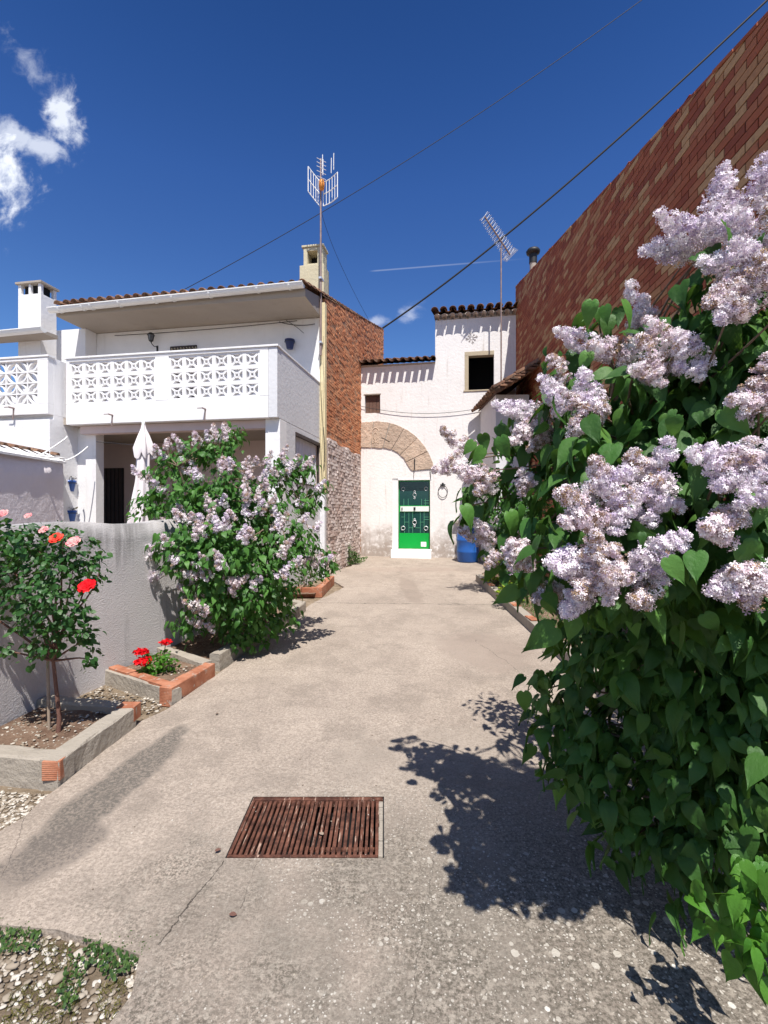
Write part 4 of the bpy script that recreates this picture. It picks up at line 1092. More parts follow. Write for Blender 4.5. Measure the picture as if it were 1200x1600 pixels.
# eaves
m = MB(); tiles(m, .0, sp - .05, -.27, ze1 + .03, .30, 9, pitch=.215, r=.074, under=True); m.build('roof', M['tile'], far)
MB().prism([(-.03, -.02, ze1), (-.03, 3.2, ze1 + .9), (-.03, 3.2, ze1 + .93), (-.03, -.06, ze1 + .035)], (sp + .03, 0, 0)).build('eave', M['soffit'], far)
m = MB(); tiles(m, sp + .0, 5.4, -.30, ze2 + .12, .30, 9, pitch=.24, r=.098)
m2 = MB(); tiles(m2, sp + .06, 5.4, -.17, ze2 + .0, .0, 1, pitch=.215, r=.080, L=.3, under=True)
m.build('roof', M['tile'], far)
ct = plaster('pale_corbel_tiles', (.55, .46, .40), .4, (.3, .25, .2), .4, streak=False); m2.build('corbel_tiles', ct, far)
MB().prism([(sp, -.04, ze2 + .09), (sp, 3.2, ze2 + 1.0), (sp, 3.2, ze2 + 1.05), (sp, -.10, ze2 + .12)], (5.4 - sp, 0, 0)).build('eave', M['soffit'], far)
# star ornament, scratched on the wall
sm_ = MB(); sc_ = fp(737, 528)
for k in range(8):
    a = k * PI / 4 + .2; r1 = .13 if k % 2 else .17
    sm_.bar((sc_[0] + .03 * math.cos(a), -.008, sc_[1] + .03 * math.sin(a)), (sc_[0] + r1 * math.cos(a), -.008, sc_[1] + r1 * math.sin(a)), .014, .006, up=(0, 1, 0))
    for e in (-.5, .5): sm_.bar((sc_[0] + r1 * .6 * math.cos(a), -.007, sc_[1] + r1 * .6 * math.sin(a)), (sc_[0] + r1 * .9 * math.cos(a + e * .5), -.007, sc_[1] + r1 * .9 * math.sin(a + e * .5)), .010, .004, up=(0, 1, 0))
sm_.build('star_ornament', plain('grey_ornament', (.42, .38, .36), .8), far)
# ring on the wall, small cabinet ledge, iron hook above the door
q = FH.w(fp(692, 760)[0], -.03, fp(692, 760)[1])
ro = MB(); zz = fp(692, 767)[1] - fp(692, 760)[1]
ro.tube([(.13 * math.sin(a), 0, zz - .02 + .17 * math.cos(a)) for a in np.linspace(0, 2 * PI, 25)], .009, 6, caps=False).box(-.07, .07, -.01, .03, .04, .06).box(-.025, .025, -.015, .03, .0, .1)
o = ro.build('wall_ring', M['iron'], loc=q); o.rotation_euler = (0, 0, HA); tag(o, 'thin iron ring hanging on the white wall right of the green door', 'ring')
q = fp(648, 735); h = MB(); h.box(q[0] - .012, q[0] + .012, -.05, -.02, fp(648, 734)[1], fp(648, 717)[1]).tube([(q[0] - .02, -.03, fp(648, 734)[1]), (q[0] - .025, -.02, fp(648, 748)[1])], .006, 5)
h.tube([(fp(672, 735)[0], -.02, fp(672, 735)[1]), (fp(673, 745)[0], -.02, fp(673, 748)[1])], .010, 5); h.build('iron_pin', M['iron'], far)
MB().box(fp(710, 815)[0], fp(722, 815)[0], -.16, -.005, fp(715, 817)[1], fp(715, 813)[1]).build('ledge', M['soffit'], far, bevel=.004)
cable('facade_cable', [FH.w(*[fp(560, 634)[0], -.04, fp(560, 634)[1]]), FH.w(fp(655, 646.5)[0], -.05, fp(655, 646.5)[1]), FH.w(fp(752, 638)[0], -.05, fp(752, 638)[1])], .007, 'thin dark cable sagging across the white house front above the arch')

# blue barrel
bb = empty('barrel', (2.20, 12.45, gz(12.45)), 0, 'blue plastic barrel against the white wall right of the green door', 'barrel')
MB().lathe([(.001, 0), (.25, 0), (.27, .03), (.285, .25), (.295, .27), (.285, .29), (.29, .55), (.30, .57), (.29, .59), (.27, .78), (.23, .83), (.001, .83)], n=28).build('body', M['barrel'], bb)
MB().lathe([(.235, .82), (.245, .84), (.245, .87), (.20, .885), (.001, .885)], n=28).build('lid', M['barrel'], bb)

# ---------------------------------------------------------------- lean-to shed on the right
sh = empty('lean_to', (0, 0, 0), 0, 'lean-to with crumbling brown tile roof between the brick building and the white house', 'shed')
MB().box(2.62, 3.4, 11.1, 12.85, .2, 4.35).build('wall', M['side'], sh)
mm = MB(); tiles(mm, -2.4, 0, 0, 0, .62, 4, pitch=.215, L=.42, step=.30)
R = Matrix.Translation((2.46, 10.55, 4.30)) @ Matrix.Rotation(-PI / 2, 4, 'Z')
# after rotation local +y (up slope) -> +x ; local x -> -y
mm.v = [tuple(R @ Vector((-v[0] - 2.4 if False else v[0], v[1], v[2]))) for v in mm.v]
mm.build('roof', M['tile'], sh)
m = MB()
m.add([(2.58, 10.5, 4.34), (2.58, 12.95, 4.34), (3.45, 12.95, 4.88), (3.45, 10.5, 4.88), (2.58, 10.5, 4.38), (2.58, 12.95, 4.38), (3.45, 12.95, 4.92), (3.45, 10.5, 4.92)], [(0, 1, 2, 3), (7, 6, 5, 4), (0, 3, 7, 4), (1, 5, 6, 2), (0, 4, 5, 1)])
m.build('roof_boards', M['wood'], sh)
# loose edge tiles seen from below
m = MB()
for i in range(5):
    for j in range(9):
        x = 2.50 + j * .115; z = 4.28 + j * .072 + i * 0
        if i == 0: m.box(x, x + .15, 10.40 + random.uniform(-.04, .04), 10.75, z + random.uniform(-.01, .01) + .04, z + .075, random.random())
        if i == 1: m.box(x + .05, x + .20, 10.36 + random.uniform(-.04, .04), 10.75, z + .085 + random.uniform(-.01, .01), z + .12, random.random())
m.build('edge_tiles', M['tile'], sh)

# ---------------------------------------------------------------- right brick building
RB0 = Vector((2.72, .6)); RB1 = Vector((3.62, 13.0)); dRB = (RB1 - RB0); LB = dRB.length; angB = math.atan2(dRB.y, dRB.x) - PI / 2
rbld = empty('brick_building', (RB0.x, RB0.y, 0), angB, 'tall red and tan brick building with sloping top on the right', 'building')
topR = lambda s: 7.76 - .252 * (LB - s)
tints = {}
def tR(a, z):
    v = random.random()
    # tan bricks come in loose drifts
    k = .5 + .5 * math.sin(a * 1.3 + z * 2.1) * math.sin(z * 1.7 - a * .6)
    if v < .22 + .38 * k: return random.choice((.75, .90, .75, .90, .62))
    return random.choice((.1, .3, .45, .62, .1, .3))
bf = empty('brick_face', (0, 0, 0), PI); bf.parent = rbld
# face looks to -x : mirror the along-axis so bricks run from far to near
bf.location = (0, LB, 0)
brickwall('bricks', 'brickR', bf, LB, .0, lambda t: topR(LB - t), bl=.27, bh=.084, gap=.013, prot=.008, jit=.002, rot=.001, tintf=tR)
MB().prism([(.0, 0, 0), (.0, LB, 0), (.0, LB, topR(LB)), (.0, 0, topR(0))], (5.0, 0, 0)).build('mortar', M['mortarR'], rbld)
m = MB()
for i in range(44):
    s = i * .285
    if s > LB: break
    e = min(s + .275, LB); za, zb2 = topR(s), topR(e); j = random.uniform(-.006, .01)
    m.hexa([(-.012 + j, s, za + .003), (.3, s, za + .003), (.3, e, zb2 + .003), (-.012 + j, e, zb2 + .003), (-.012 + j, s, za + .035), (.3, s, za + .035), (.3, e, zb2 + .035), (-.012 + j, e, zb2 + .035)], random.choice((.1, .3, .97, .45)))
m.build('coping', M['brickR'], rbld)
# flue with a black cowl
fw = W(833, 402, 12.0)
fl = empty('flue_pipe', (0, 0, 0)); fl.parent = rbld; R_ = Matrix.Rotation(-angB, 4, 'Z'); q = R_ @ Vector((fw.x - RB0.x + .0, 12.0 - RB0.y, 0))
q.x = max(q.x, .18)
MB().tube([(q.x, q.y, 7.0), (q.x, q.y, fw.z + .02)], .085, 12).build('pipe', M['soffit'], fl)
MB().tube([(q.x, q.y, fw.z - .15), (q.x, q.y, fw.z + .07)], .10, 12).build('collar', M['iron'], fl)
MB().lathe([(.001, fw.z + .21), (.14, fw.z + .20), (.175, fw.z + .15), (.16, fw.z + .09), (.10, fw.z + .07)], (q.x, q.y, 0), 18).build('cowl', M['iron'], fl)
# cables clipped to the brick wall
for k, (dz_, lab) in enumerate(((0, 'upper dark cable clipped along the brick wall behind the lilac'), (.06, 'lower dark cable clipped along the brick wall behind the lilac'))):
    pts = []
    for s, zz in ((3.2, 3.05), (5.0, 3.15), (9.5, 3.3)):
        p = RB0 + dRB.normalized() * s; pts.append(Vector((p.x - .035, p.y, zz - dz_)))
    cable('wall_cable', pts, .012, lab)

# ---------------------------------------------------------------- antennas
an = empty('tv_antenna', H.w(.05, 2.22, 0), HA, 'tall mast with white grid aerial beside the cream chimney', 'antenna')
Ym = H.w(.05, 2.22).y
def zpx(py, Y=Ym): return CAMZ + (800 - py) / F * Y
MB().tube([(0, 0, 4.9), (0, 0, zpx(248))], [.026, .018], 8).build('mast', M['mast'], an)
m = MB(); m.box(-.03, .03, -.05, .09, 5.15, 5.19).box(-.03, .03, -.05, .12, 6.5, 6.54); m.build('clamp', M['alu'], an)
def grid(x0, x1, yb0, yb1, z00, z01, z10, z11, nb_, nm='grid_reflector'):
    m = MB(); 
    for i in range(nb_ + 1):
        t = i / nb_; x = x0 + (x1 - x0) * t; y = yb0 + (yb1 - yb0) * t + .03 * math.sin(PI * t); a = z00 + (z01 - z00) * t; b = z10 + (z11 - z10) * t
        m.tube([(x, y, a), (x, y, b)], .0075 if 0 < i < nb_ else .011, 5)
    for f in (0, .5, 1):
        pts = []
        for i in range(9):
            t = i / 8; x = x0 + (x1 - x0) * t; y = yb0 + (yb1 - yb0) * t + .03 * math.sin(PI * t); a = z00 + (z01 - z00) * t; b = z10 + (z11 - z10) * t
            pts.append((x, y, a + (b - a) * f))
        m.tube(pts, .010, 5)
    m.build(nm, M['gutter'], an)
u = Ym / F
grid(-19 * u, -2 * u, -.06, .05, zpx(300), zpx(320), zpx(261), zpx(281), 5)
grid(3 * u, 28 * u, .05, -.05, zpx(320), zpx(314), zpx(283), zpx(275), 5)
m = MB()
for (x, y, z0_, z1_) in ((5, -.1, 275, 249), (8, -.2, 285, 262), (19, -.1, 278, 256), (24, -.15, 276, 252), (27, -.3, 279, 262)):
    m.tube([(x * u, y, zpx(z0_)), (x * u + .01, y - .02, zpx(z1_))], .009, 5)
for py in (262, 268, 274, 281, 289): m.tube([(-.05 + 4 * u, -.28, zpx(py)), (.05 + 7 * u, -.1, zpx(py) + .02)], .006, 5)
m.build('dipoles', M['gutter'], an)
MB().lathe([(.001, -.12), (.05, -.10), (.065, 0), (.05, .09), (.001, .12)], (.04, -.06, zpx(292)), 10).build('balun_box', M['orangeplastic'], an)

ya = empty('tv_antenna', (0, 0, 0), 0, 'grey many-rod aerial on a thin mast in front of the white house roof', 'antenna')
Y2 = 12.35
a = W(783, 388, Y2); b = W(783, 572, Y2)
MB().tube([b - Vector((0, 0, 1.2)), a], .020, 8).build('mast', M['mast'], ya)
p0 = W(757, 338, Y2 - .5); p1 = W(797, 398, Y2 + .25); d_ = (p1 - p0); dn_ = d_.normalized()
MB().bar(p0, p1, .03, .03).bar(a, p0.lerp(p1, .68), .03, .03).build('boom', M['mast'], ya)
side = dn_.cross(Vector((.35, 1, .1))).normalized(); upv = side.cross(dn_).normalized()
m = MB()
for i in range(15):
    p = p0.lerp(p1, i / 14); L = .15 + .04 * math.sin(i * 1.3) * 0 + .003 * i
    for s_ in (.5, -.5):
        dd = (side + upv * s_ * .8).normalized(); m.tube([p - dd * L * .95, p + dd * L * .95], .0075, 5)
m.build('directors', M['alu'], ya)
m = MB()
for i in range(6):
    p = p1 + upv * (i - 2.5) * .05; m.tube([p - side * .2, p + side * .2], .006, 5)
m.build('reflector', M['alu'], ya)

# overhead lines
cable('overhead_cable', [W(262, 466, 18), W(640, 248, 18), W(1030, -20, 17)], .012, 'thin upper power line crossing the sky behind the white grid aerial', n=40)
cable('overhead_cable', [W(596, 514, 19), W(850, 318, 17.5), W(1225, -25, 15)], .034, 'thick black power line rising from the gable to the top right', n=40)
cable('overhead_cable', [W(502, 330, 10.0), W(533, 415, 12.5), W(580, 507, 15)], .005, 'thin guy wire running from the aerial mast down behind the gable', n=20)

# ---------------------------------------------------------------- foliage
def branch_tubes(m, a, b, r0, r1, wob=.06, n=7, tint=.5, sagz=0):
    a = Vector(a); b = Vector(b); L = (b - a).length; pts = []; rr = []
    o1 = Vector((random.uniform(-1, 1), random.uniform(-1, 1), random.uniform(-.3, .6))) * wob * L; o2 = Vector((random.uniform(-1, 1), random.uniform(-1, 1), random.uniform(-.5, .5))) * wob * L * .6
    for i in range(n + 1):
        t = i / n; pts.append(a.lerp(b, t) + o1 * math.sin(PI * t) + o2 * math.sin(2 * PI * t)); rr.append(r0 + (r1 - r0) * t)
    m.tube(pts, rr, 6, tint); return pts

def foliage(name, blobs, n, size, tmpl, mat, parent, center, droop=.7, axis_z=None, cull=None, seed=1, shell=.55, cluster=4, spread=.07):
    """leaves in small sprays, mostly in the outer shell of overlapping blobs"""
    R = random.Random(seed); tot = sum(b[3] ** 2 for b in blobs); ms = []; ts = []
    for bl in blobs:
        k = max(1, int(n * bl[3] ** 2 / tot / cluster)); c = Vector(bl[:3])
        for _ in range(k):
            d = Vector((R.gauss(0, 1), R.gauss(0, 1), R.gauss(0, 1))).normalized(); rr = bl[3] * (shell + (1 - shell) * R.random() ** .7) if R.random() < .8 else bl[3] * R.random()
            p = c + d * rr
            if cull and cull(p): continue
            out = (p - center); out.z *= .4
            out = (out.normalized() * .6 + d * .7)
            bt = R.random()
            for j in range(cluster):
                q = p + Vector((R.gauss(0, 1), R.gauss(0, 1), R.gauss(0, 1))) * spread * .7
                if cull and cull(q): continue
                o = (out + Vector((R.gauss(0, .5), R.gauss(0, .5), R.gauss(0, .4)))).normalized()
                ax = Vector((o.x * .7, o.y * .7, o.z * .2 - droop)) + Vector((R.gauss(0, .42), R.gauss(0, .42), R.gauss(0, .38)))
                nr = Vector((o.x, o.y, o.z * .5 + .65)) + Vector((R.gauss(0, .42), R.gauss(0, .42), R.gauss(0, .3)))
                m_ = basis(ax, nr, size * R.choice((.45, .7, .85, 1.0, 1.15)) * R.uniform(.85, 1.1), q); fz = R.uniform(.2, 2.4); fx = R.uniform(.78, 1.1)
                for r_ in m_: r_[2] *= fz; r_[0] *= fx
                ms.append(m_); ts.append(min(1, max(0, bt * .5 + R.random() * .5)))
    return scatter(name, tmpl[0], tmpl[1], ms, ts, mat, parent)

# a lilac panicle: cones of four-petalled florets along +y
def panicle(seed, n, length, width, brown, petal):
    R = random.Random(seed); ms = []; ts = []
    pt = []; pf = []
    for k in range(4):
        a = k * PI / 2; c, s = math.cos(a), math.sin(a); b = len(pt)
        for (x, y, z) in ((0, 0, 0), (.38, .18, .10), (.95, 0.32, .20), (1.05, -.05, .12), (.95, -.32, .20), (.38, -.18, .10)):
            pt.append((x * c - y * s, x * s + y * c, z))
        pf.append((b, b + 5, b + 4, b + 3, b + 2, b + 1)[::-1])
    # sub-clusters (thyrses)
    subs = []
    for i in range(int(20 + 12 * R.random())):
        t = R.random() ** .8; rad = width * (1 - t) ** .65 * .75; a = R.uniform(0, 2 * PI)
        subs.append((Vector((rad * math.cos(a), t * length, rad * math.sin(a))), width * (.44 - .22 * t)))
    subs.append((Vector((0, length * .95, 0)), width * .22))
    w = sum(s[1] ** 2 for s in subs)
    for c, r in subs:
        bt = R.uniform(.35, 1.0); bad = R.random() < brown
        for _ in range(int(n * r * r / w)):
            d = Vector((R.gauss(0, 1), R.gauss(0, 1), R.gauss(0, 1))).normalized(); p = c + d * r * R.uniform(.55, 1.15)
            o = (d + Vector((p.x, 0, p.z)).normalized() * .4 + Vector((R.gauss(0, .35), R.gauss(0, .35), R.gauss(0, .35)))).normalized()
            m_ = basis(o.orthogonal() + Vector((R.gauss(0, .5), R.gauss(0, .5), R.gauss(0, .5))), o, petal * R.uniform(.75, 1.2), p)
            ms.append(m_); v = min(1, max(.16, bt + R.gauss(0, .22)))
            if (bad and R.random() < .45) or R.random() < brown * .25: v = R.uniform(0, .11)
            ts.append(v)
    return pt, pf, ms, ts
PAN = []
for i, (br) in enumerate((.03, .08, .18, .05, .38)):
    a_, b_, c_, d_2 = panicle(20 + i, 950, .17, .052, br, .0064)
    o = scatter('flower_cluster', a_, b_, c_, d_2, M['lilac'] if br < .1 else M['lilac2'], None, smooth=False); PAN.append(o.data); bpy.data.objects.remove(o)
PANS = []
for i, (br) in enumerate((.1, .2, .4)):
    a_, b_, c_, d_2 = panicle(50 + i, 230, .17, .05, br, .0115)
    o = scatter('flower_cluster', a_, b_, c_, d_2, M['lilac2'] if i else M['lilac'], None, smooth=False); PANS.append(o.data); bpy.data.objects.remove(o)

def put_panicle(parent, base, tip, data, width=1.0):
    base = Vector(base); tip = Vector(tip); d = tip - base; L = d.length
    o = bpy.data.objects.new('flower_cluster', data); COL.objects.link(o); o.parent = parent
    b = np.array(basis(d, Vector((random.uniform(-1, 1), random.uniform(-1, 1), random.uniform(-1, 1))), 1.0, (0, 0, 0)))
    s = L / .17; w = (s * .35 + .75) * width
    mt = Matrix(((b[0][0] * w, b[0][1] * s, b[0][2] * w, base.x), (b[1][0] * w, b[1][1] * s, b[1][2] * w, base.y), (b[2][0] * w, b[2][1] * s, b[2][2] * w, base.z), (0, 0, 0, 1)))
    o.matrix_local = parent.matrix_basis.inverted() @ mt
    return o

# ---- right lilac -------------------------------------------------------------
LR = empty('lilac_bush', (1.75, 2.2, .05), 0, 'big pale purple lilac in full bloom filling the right side, closest to the camera', 'bush')
Binv = Vector((1.75, 2.2, .05))
def blobw(px, py, Y, r): p = W(px, py, Y); return (p.x, p.y, p.z, r)
RB = [(1110, 465, 1.60, .10), (1150, 560, 1.52, .13), (1195, 650, 1.42, .13), (1185, 440, 1.50, .12), (1130, 520, 1.50, .14), (1060, 560, 1.60, .14), (1000, 590, 1.70, .13), (935, 492, 1.80, .06), (900, 560, 1.85, .08), (905, 640, 1.85, .14), (825, 690, 2.05, .13), (770, 740, 2.15, .12), (735, 790, 2.2, .08), (840, 790, 2.05, .18),
      (960, 660, 1.65, .16), (1060, 660, 1.50, .18), (1160, 620, 1.45, .18), (1190, 560, 1.45, .16), (930, 760, 1.48, .18), (1050, 760, 1.50, .2), (1160, 790, 1.35, .2), (790, 870, 2.1, .12), (870, 870, 1.62, .14), (950, 870, 1.42, .18), (1080, 880, 1.42, .22), (1180, 860, 1.35, .2),
      (925, 985, 1.95, .14), (975, 1010, 1.85, .24), (1080, 1010, 1.7, .28), (1190, 1020, 1.6, .28), (900, 1130, 2.0, .14), (1000, 1130, 1.9, .22), (1100, 1150, 1.75, .26), (1200, 1160, 1.6, .26),
      (945, 1200, 1.95, .15), (1030, 1260, 1.85, .18), (1120, 1290, 1.75, .20), (1200, 1300, 1.6, .2), (985, 1310, 1.9, .12), (1080, 1370, 1.8, .12), (848, 1078, 2.1, .07), (882, 1075, 2.0, .10), (868, 1140, 2.0, .09), (900, 1210, 1.95, .10), (940, 1280, 1.92, .09), (1240, 500, 1.5, .25), (1270, 800, 1.5, .35), (1280, 1100, 1.6, .35)]
rb = [blobw(*b) for b in RB]
deep = [(1.35, 2.35, 2.0, .34), (1.75, 2.4, 2.1, .36), (2.1, 2.2, 2.2, .36), (1.35, 2.6, 1.6, .42), (1.8, 2.5, 1.6, .48), (2.2, 2.2, 1.6, .45), (1.5, 2.45, .9, .42), (1.95, 2.3, .8, .45), (1.15, 2.7, 1.9, .32), (1.7, 2.0, 1.9, .35), (2.0, 1.9, 1.2, .4), (2.3, 3.0, 1.8, .4), (2.0, 3.1, 1.2, .4)]
cen = Vector((1.75, 2.35, 1.4))
def shift(bs, o): return [(b[0] - o.x, b[1] - o.y, b[2] - o.z, b[3]) for b in bs]
def wallcull(q): return q.x + Binv.x > 2.72 or q.z + Binv.z < .1
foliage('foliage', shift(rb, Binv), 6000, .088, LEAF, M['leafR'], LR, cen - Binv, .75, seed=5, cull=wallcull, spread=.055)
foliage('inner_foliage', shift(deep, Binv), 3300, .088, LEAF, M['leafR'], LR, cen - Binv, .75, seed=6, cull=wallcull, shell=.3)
hero = [(914, 687, 1.45), (957, 696, 1.38), (1044, 872, 1.12), (1087, 862, 1.12), (782, 683, 1.85), (829, 812, 1.7), (851, 822, 1.68), (814, 790, 1.75), (795, 800, 1.8), (879, 832, 1.5), (1190, 775, 1.15), (1055, 650, 1.3), (970, 590, 1.5), (920, 550, 1.65), (740, 690, 2.0), (755, 700, 2.0), (1130, 640, 1.25), (1000, 660, 1.4), (1160, 470, 1.35), (1130, 350, 1.38), (975, 470, 1.6), (925, 470, 1.7), (945, 478, 1.7), (1110, 800, 1.2), (1020, 930, 1.3), (1100, 960, 1.25), (985, 960, 1.45), (1170, 1000, 1.2), (900, 960, 1.6), (725, 790, 1.95), (1160, 850, 1.15), (835, 870, 1.6)]
hm = []
for (hx, hy, hY) in hero:
    m_ = basis((random.uniform(-.8, .8), random.uniform(-.7, .3), -1), (random.uniform(-1.3, 1.1), -1, random.uniform(.2, 1.6)), random.uniform(.065, .105), W(hx, hy, hY) - Binv); fz = random.uniform(.5, 2.6)
    for r_ in m_: r_[2] *= fz
    hm.append(m_)
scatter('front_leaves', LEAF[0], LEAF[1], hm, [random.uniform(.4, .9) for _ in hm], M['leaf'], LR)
yb = [blobw(1165, 1420, 1.34, .075), blobw(1185, 1350, 1.34, .055), blobw(1190, 1500, 1.28, .05), blobw(1110, 1440, 1.36, .035)]
foliage('young_leaves', shift(yb, Binv), 75, .088, LEAF, M['youngleaf'], LR, cen - Binv, .9, seed=9, shell=.2, cluster=3, spread=.04)
PR = [(1008, 392, 1088, 384, 1.60), (1032, 335, 1110, 392, 1.55), (1132, 262, 1122, 345, 1.60), (1195, 246, 1168, 335, 1.50), (1096, 408, 1170, 420, 1.50), (1112, 470, 1180, 430, 1.48), (1100, 345, 1160, 380, 1.5), (1150, 330, 1190, 400, 1.45), (1125, 500, 1165, 460, 1.55),
      (1200, 330, 1200, 420, 1.42), (1150, 380, 1215, 440, 1.40), (1190, 400, 1230, 480, 1.45),
      (985, 444, 1012, 520, 1.70), (1010, 500, 1050, 545, 1.66), (870, 516, 935, 545, 1.80), (925, 540, 985, 560, 1.76), (1000, 530, 1040, 590, 1.62), (1090, 560, 1040, 560, 1.62), (1060, 520, 1085, 575, 1.66), (1035, 600, 1000, 560, 1.62), (1095, 590, 1060, 545, 1.6),
      (910, 578, 925, 640, 1.90), (845, 590, 890, 640, 1.95), (775, 632, 845, 650, 2.0), (800, 690, 850, 650, 2.0), (890, 620, 920, 680, 1.85), (945, 640, 905, 660, 1.85), (830, 700, 870, 660, 1.95), (860, 560, 890, 600, 1.95),
      (694, 672, 740, 712, 2.25), (680, 735, 728, 718, 2.25), (714, 735, 775, 752, 2.15), (745, 770, 770, 735, 2.15), (815, 735, 830, 770, 2.1),
      (1045, 690, 1025, 765, 1.55), (990, 710, 1010, 770, 1.58), (875, 772, 945, 785, 1.66), (930, 722, 960, 790, 1.66), (880, 815, 940, 800, 1.62), (960, 830, 970, 770, 1.6), (1020, 820, 1000, 770, 1.58), (1055, 790, 1020, 770, 1.55), (925, 755, 980, 760, 1.6),
      (1078, 705, 1140, 730, 1.42), (1125, 760, 1150, 715, 1.42), (1175, 690, 1150, 750, 1.4), (1190, 745, 1140, 740, 1.4), (1145, 625, 1200, 650, 1.42), (1200, 560, 1185, 640, 1.40), (1180, 600, 1225, 640, 1.38), (1165, 780, 1195, 760, 1.42), (1205, 690, 1235, 740, 1.35),
      (720, 828, 765, 845, 2.2), (745, 815, 775, 850, 2.15), (762, 885, 790, 850, 2.15), (800, 850, 815, 880, 2.1), (828, 885, 805, 860, 2.1),
      (860, 878, 915, 880, 1.75), (930, 835, 925, 890, 1.72), (960, 860, 930, 900, 1.70), (905, 930, 930, 880, 1.72), (950, 935, 940, 885, 1.7), (975, 900, 940, 890, 1.7), (1000, 865, 1010, 905, 1.7),
      (1114, 922, 1175, 905, 1.28), (1150, 895, 1200, 925, 1.26), (1105, 825, 1150, 825, 1.45), (842, 935, 868, 925, 1.95), (885, 958, 905, 930, 1.9), (990, 938, 1030, 920, 1.65), (1060, 845, 1030, 865, 1.6), (1160, 440, 1135, 500, 1.6)]
random.seed(42)
panb = MB(); hub = [Vector((1.70, 2.25, .0)) for _ in range(1)]
stems = []
for k in range(9):
    a = 2 * PI * k / 9; b0_ = Vector((.10 * math.cos(a), .13 * math.sin(a), -.05)); e = Vector((-.35 + .38 * math.cos(a), -.15 + .4 * math.sin(a), random.uniform(1.2, 2.2)))
    stems.append(branch_tubes(panb, b0_, e, .028, .010, .10, 9))
allpts = [p for s_ in stems for p in s_[3:]]
for (tx, ty, bx_, by_, Y) in PR:
    dY = random.uniform(-.02, .08); mx_, my_ = (tx + bx_) / 2, (ty + by_) / 2
    for (qx, qy, qY, qr) in RB:      # sit on the front of the leaf clumps
        rp = qr / qY * F; dd = math.hypot(mx_ - qx, my_ - qy)
        if dd < rp * 1.15 and qy < 1000: Y = min(Y, qY - (qr + .03) * math.sqrt(max(0, 1 - (dd / rp / 1.15) ** 2)))
    Y -= .03; tip = W(tx, ty, Y) ; base = W(bx_, by_, Y + dY)
    mid = tip.lerp(base, .5); d = (tip - base)
    if d.length < .10: d = d.normalized() * .10
    tip = mid + d * .56; base = mid - d * .5
    put_panicle(LR, base, tip, random.choice(PAN) if not (tx < 760) else random.choice(PAN[2:]), random.uniform(.9, 1.15))
    bl = base - Binv; near_ = min(allpts, key=lambda q_: (q_ - bl).length + .3 * abs(q_.z - bl.z + .3))
    if (near_ - bl).length < 2.0: branch_tubes(panb, near_, bl, .007, .0028, .08, 6)
for b in rb:
    p = Vector(b[:3]) - Binv; near_ = min(allpts, key=lambda q_: (q_ - p).length); branch_tubes(panb, near_, p, .009, .003, .10, 6)
panb.build('branches', M['bark'], LR)
print('right lilac ok')

# ---- left lilac --------------------------------------------------------------
LLo = Vector((-1.68, 5.45, .1))
LL = empty('lilac_bush', LLo, 0, 'rounded lilac with faded pinkish blooms against the porch of the white house', 'bush')
def z7(x, y): return (200 + x / 4, 660 + y / 4)
LB_ = [(212, 850, 5.0, .11), (222, 900, 4.9, .10), (265, 735, 5.3, .20), (300, 710, 5.3, .18), (345, 705, 5.35, .20), (365, 680, 5.5, .12), (240, 790, 5.2, .18), (300, 780, 5.0, .26), (360, 770, 5.0, .28), (415, 790, 5.1, .28), (440, 740, 5.4, .18), (475, 730, 5.5, .14), (480, 780, 5.5, .18), (500, 760, 5.6, .08),
       (235, 860, 5.0, .20), (290, 860, 4.75, .28), (350, 860, 4.7, .30), (410, 870, 4.85, .30), (465, 850, 5.2, .24), (505, 880, 5.4, .15), (330, 930, 4.8, .28), (390, 930, 4.9, .28), (440, 925, 5.2, .18), (235, 925, 4.95, .10), (300, 970, 4.95, .16), (360, 980, 5.0, .18), (415, 975, 5.1, .18), (385, 1005, 5.0, .08), (450, 965, 5.3, .10), (350, 840, 5.6, .55)]
lb = [blobw(*b) for b in LB_]
def gwx(y):
    for i in range(len(path) - 1):
        if path[i][1] <= y <= path[i + 1][1]:
            f = (y - path[i][1]) / (path[i + 1][1] - path[i][1]); return path[i][0] + f * (path[i + 1][0] - path[i][0])
    return -9
def cullL(q):
    w = q + LLo
    return w.z < .12 or (w.z < 1.52 and w.x < gwx(w.y) + .05)
foliage('foliage', shift(lb, LLo), 8200, .080, LEAF, M['leaf'], LL, Vector((0, .1, .9)), .7, seed=15, cull=cullL, spread=.06)
PL = [(250, 130), (300, 110), (330, 150), (430, 110), (500, 90), (540, 60), (610, 40), (600, 90), (180, 185), (220, 210), (40, 300), (90, 340), (150, 370), (190, 400), (130, 350), (350, 270), (400, 280), (430, 330), (600, 250), (640, 260), (590, 290), (740, 260), (760, 310), (800, 250), (850, 330), (880, 290), (920, 320),
      (980, 180), (970, 230), (1000, 290), (1060, 240), (1100, 290), (1140, 240), (860, 400), (730, 400), (750, 450), (820, 440), (880, 220), (500, 490), (560, 530), (600, 490), (340, 560), (400, 600), (460, 620), (520, 590), (320, 590), (440, 670), (560, 640), (610, 620), (640, 590), (230, 620), (740, 540), (830, 530), (920, 560), (900, 500), (960, 610), (930, 640),
      (720, 700), (760, 710), (240, 750), (130, 790), (110, 830), (280, 860), (40, 765), (20, 750), (70, 930), (150, 950), (470, 850), (560, 840), (580, 880), (430, 900), (380, 950), (480, 930), (640, 990), (710, 990), (650, 1060), (340, 1040), (230, 1060), (400, 1140), (410, 1240), (520, 1280), (460, 1150), (1010, 750), (970, 790), (1050, 870), (1110, 870), (1180, 850), (1240, 860), (1100, 600), (1180, 650), (1200, 400), (1080, 490), (800, 1000), (1170, 860), (970, 940)]
brL = MB(); stemsL = []
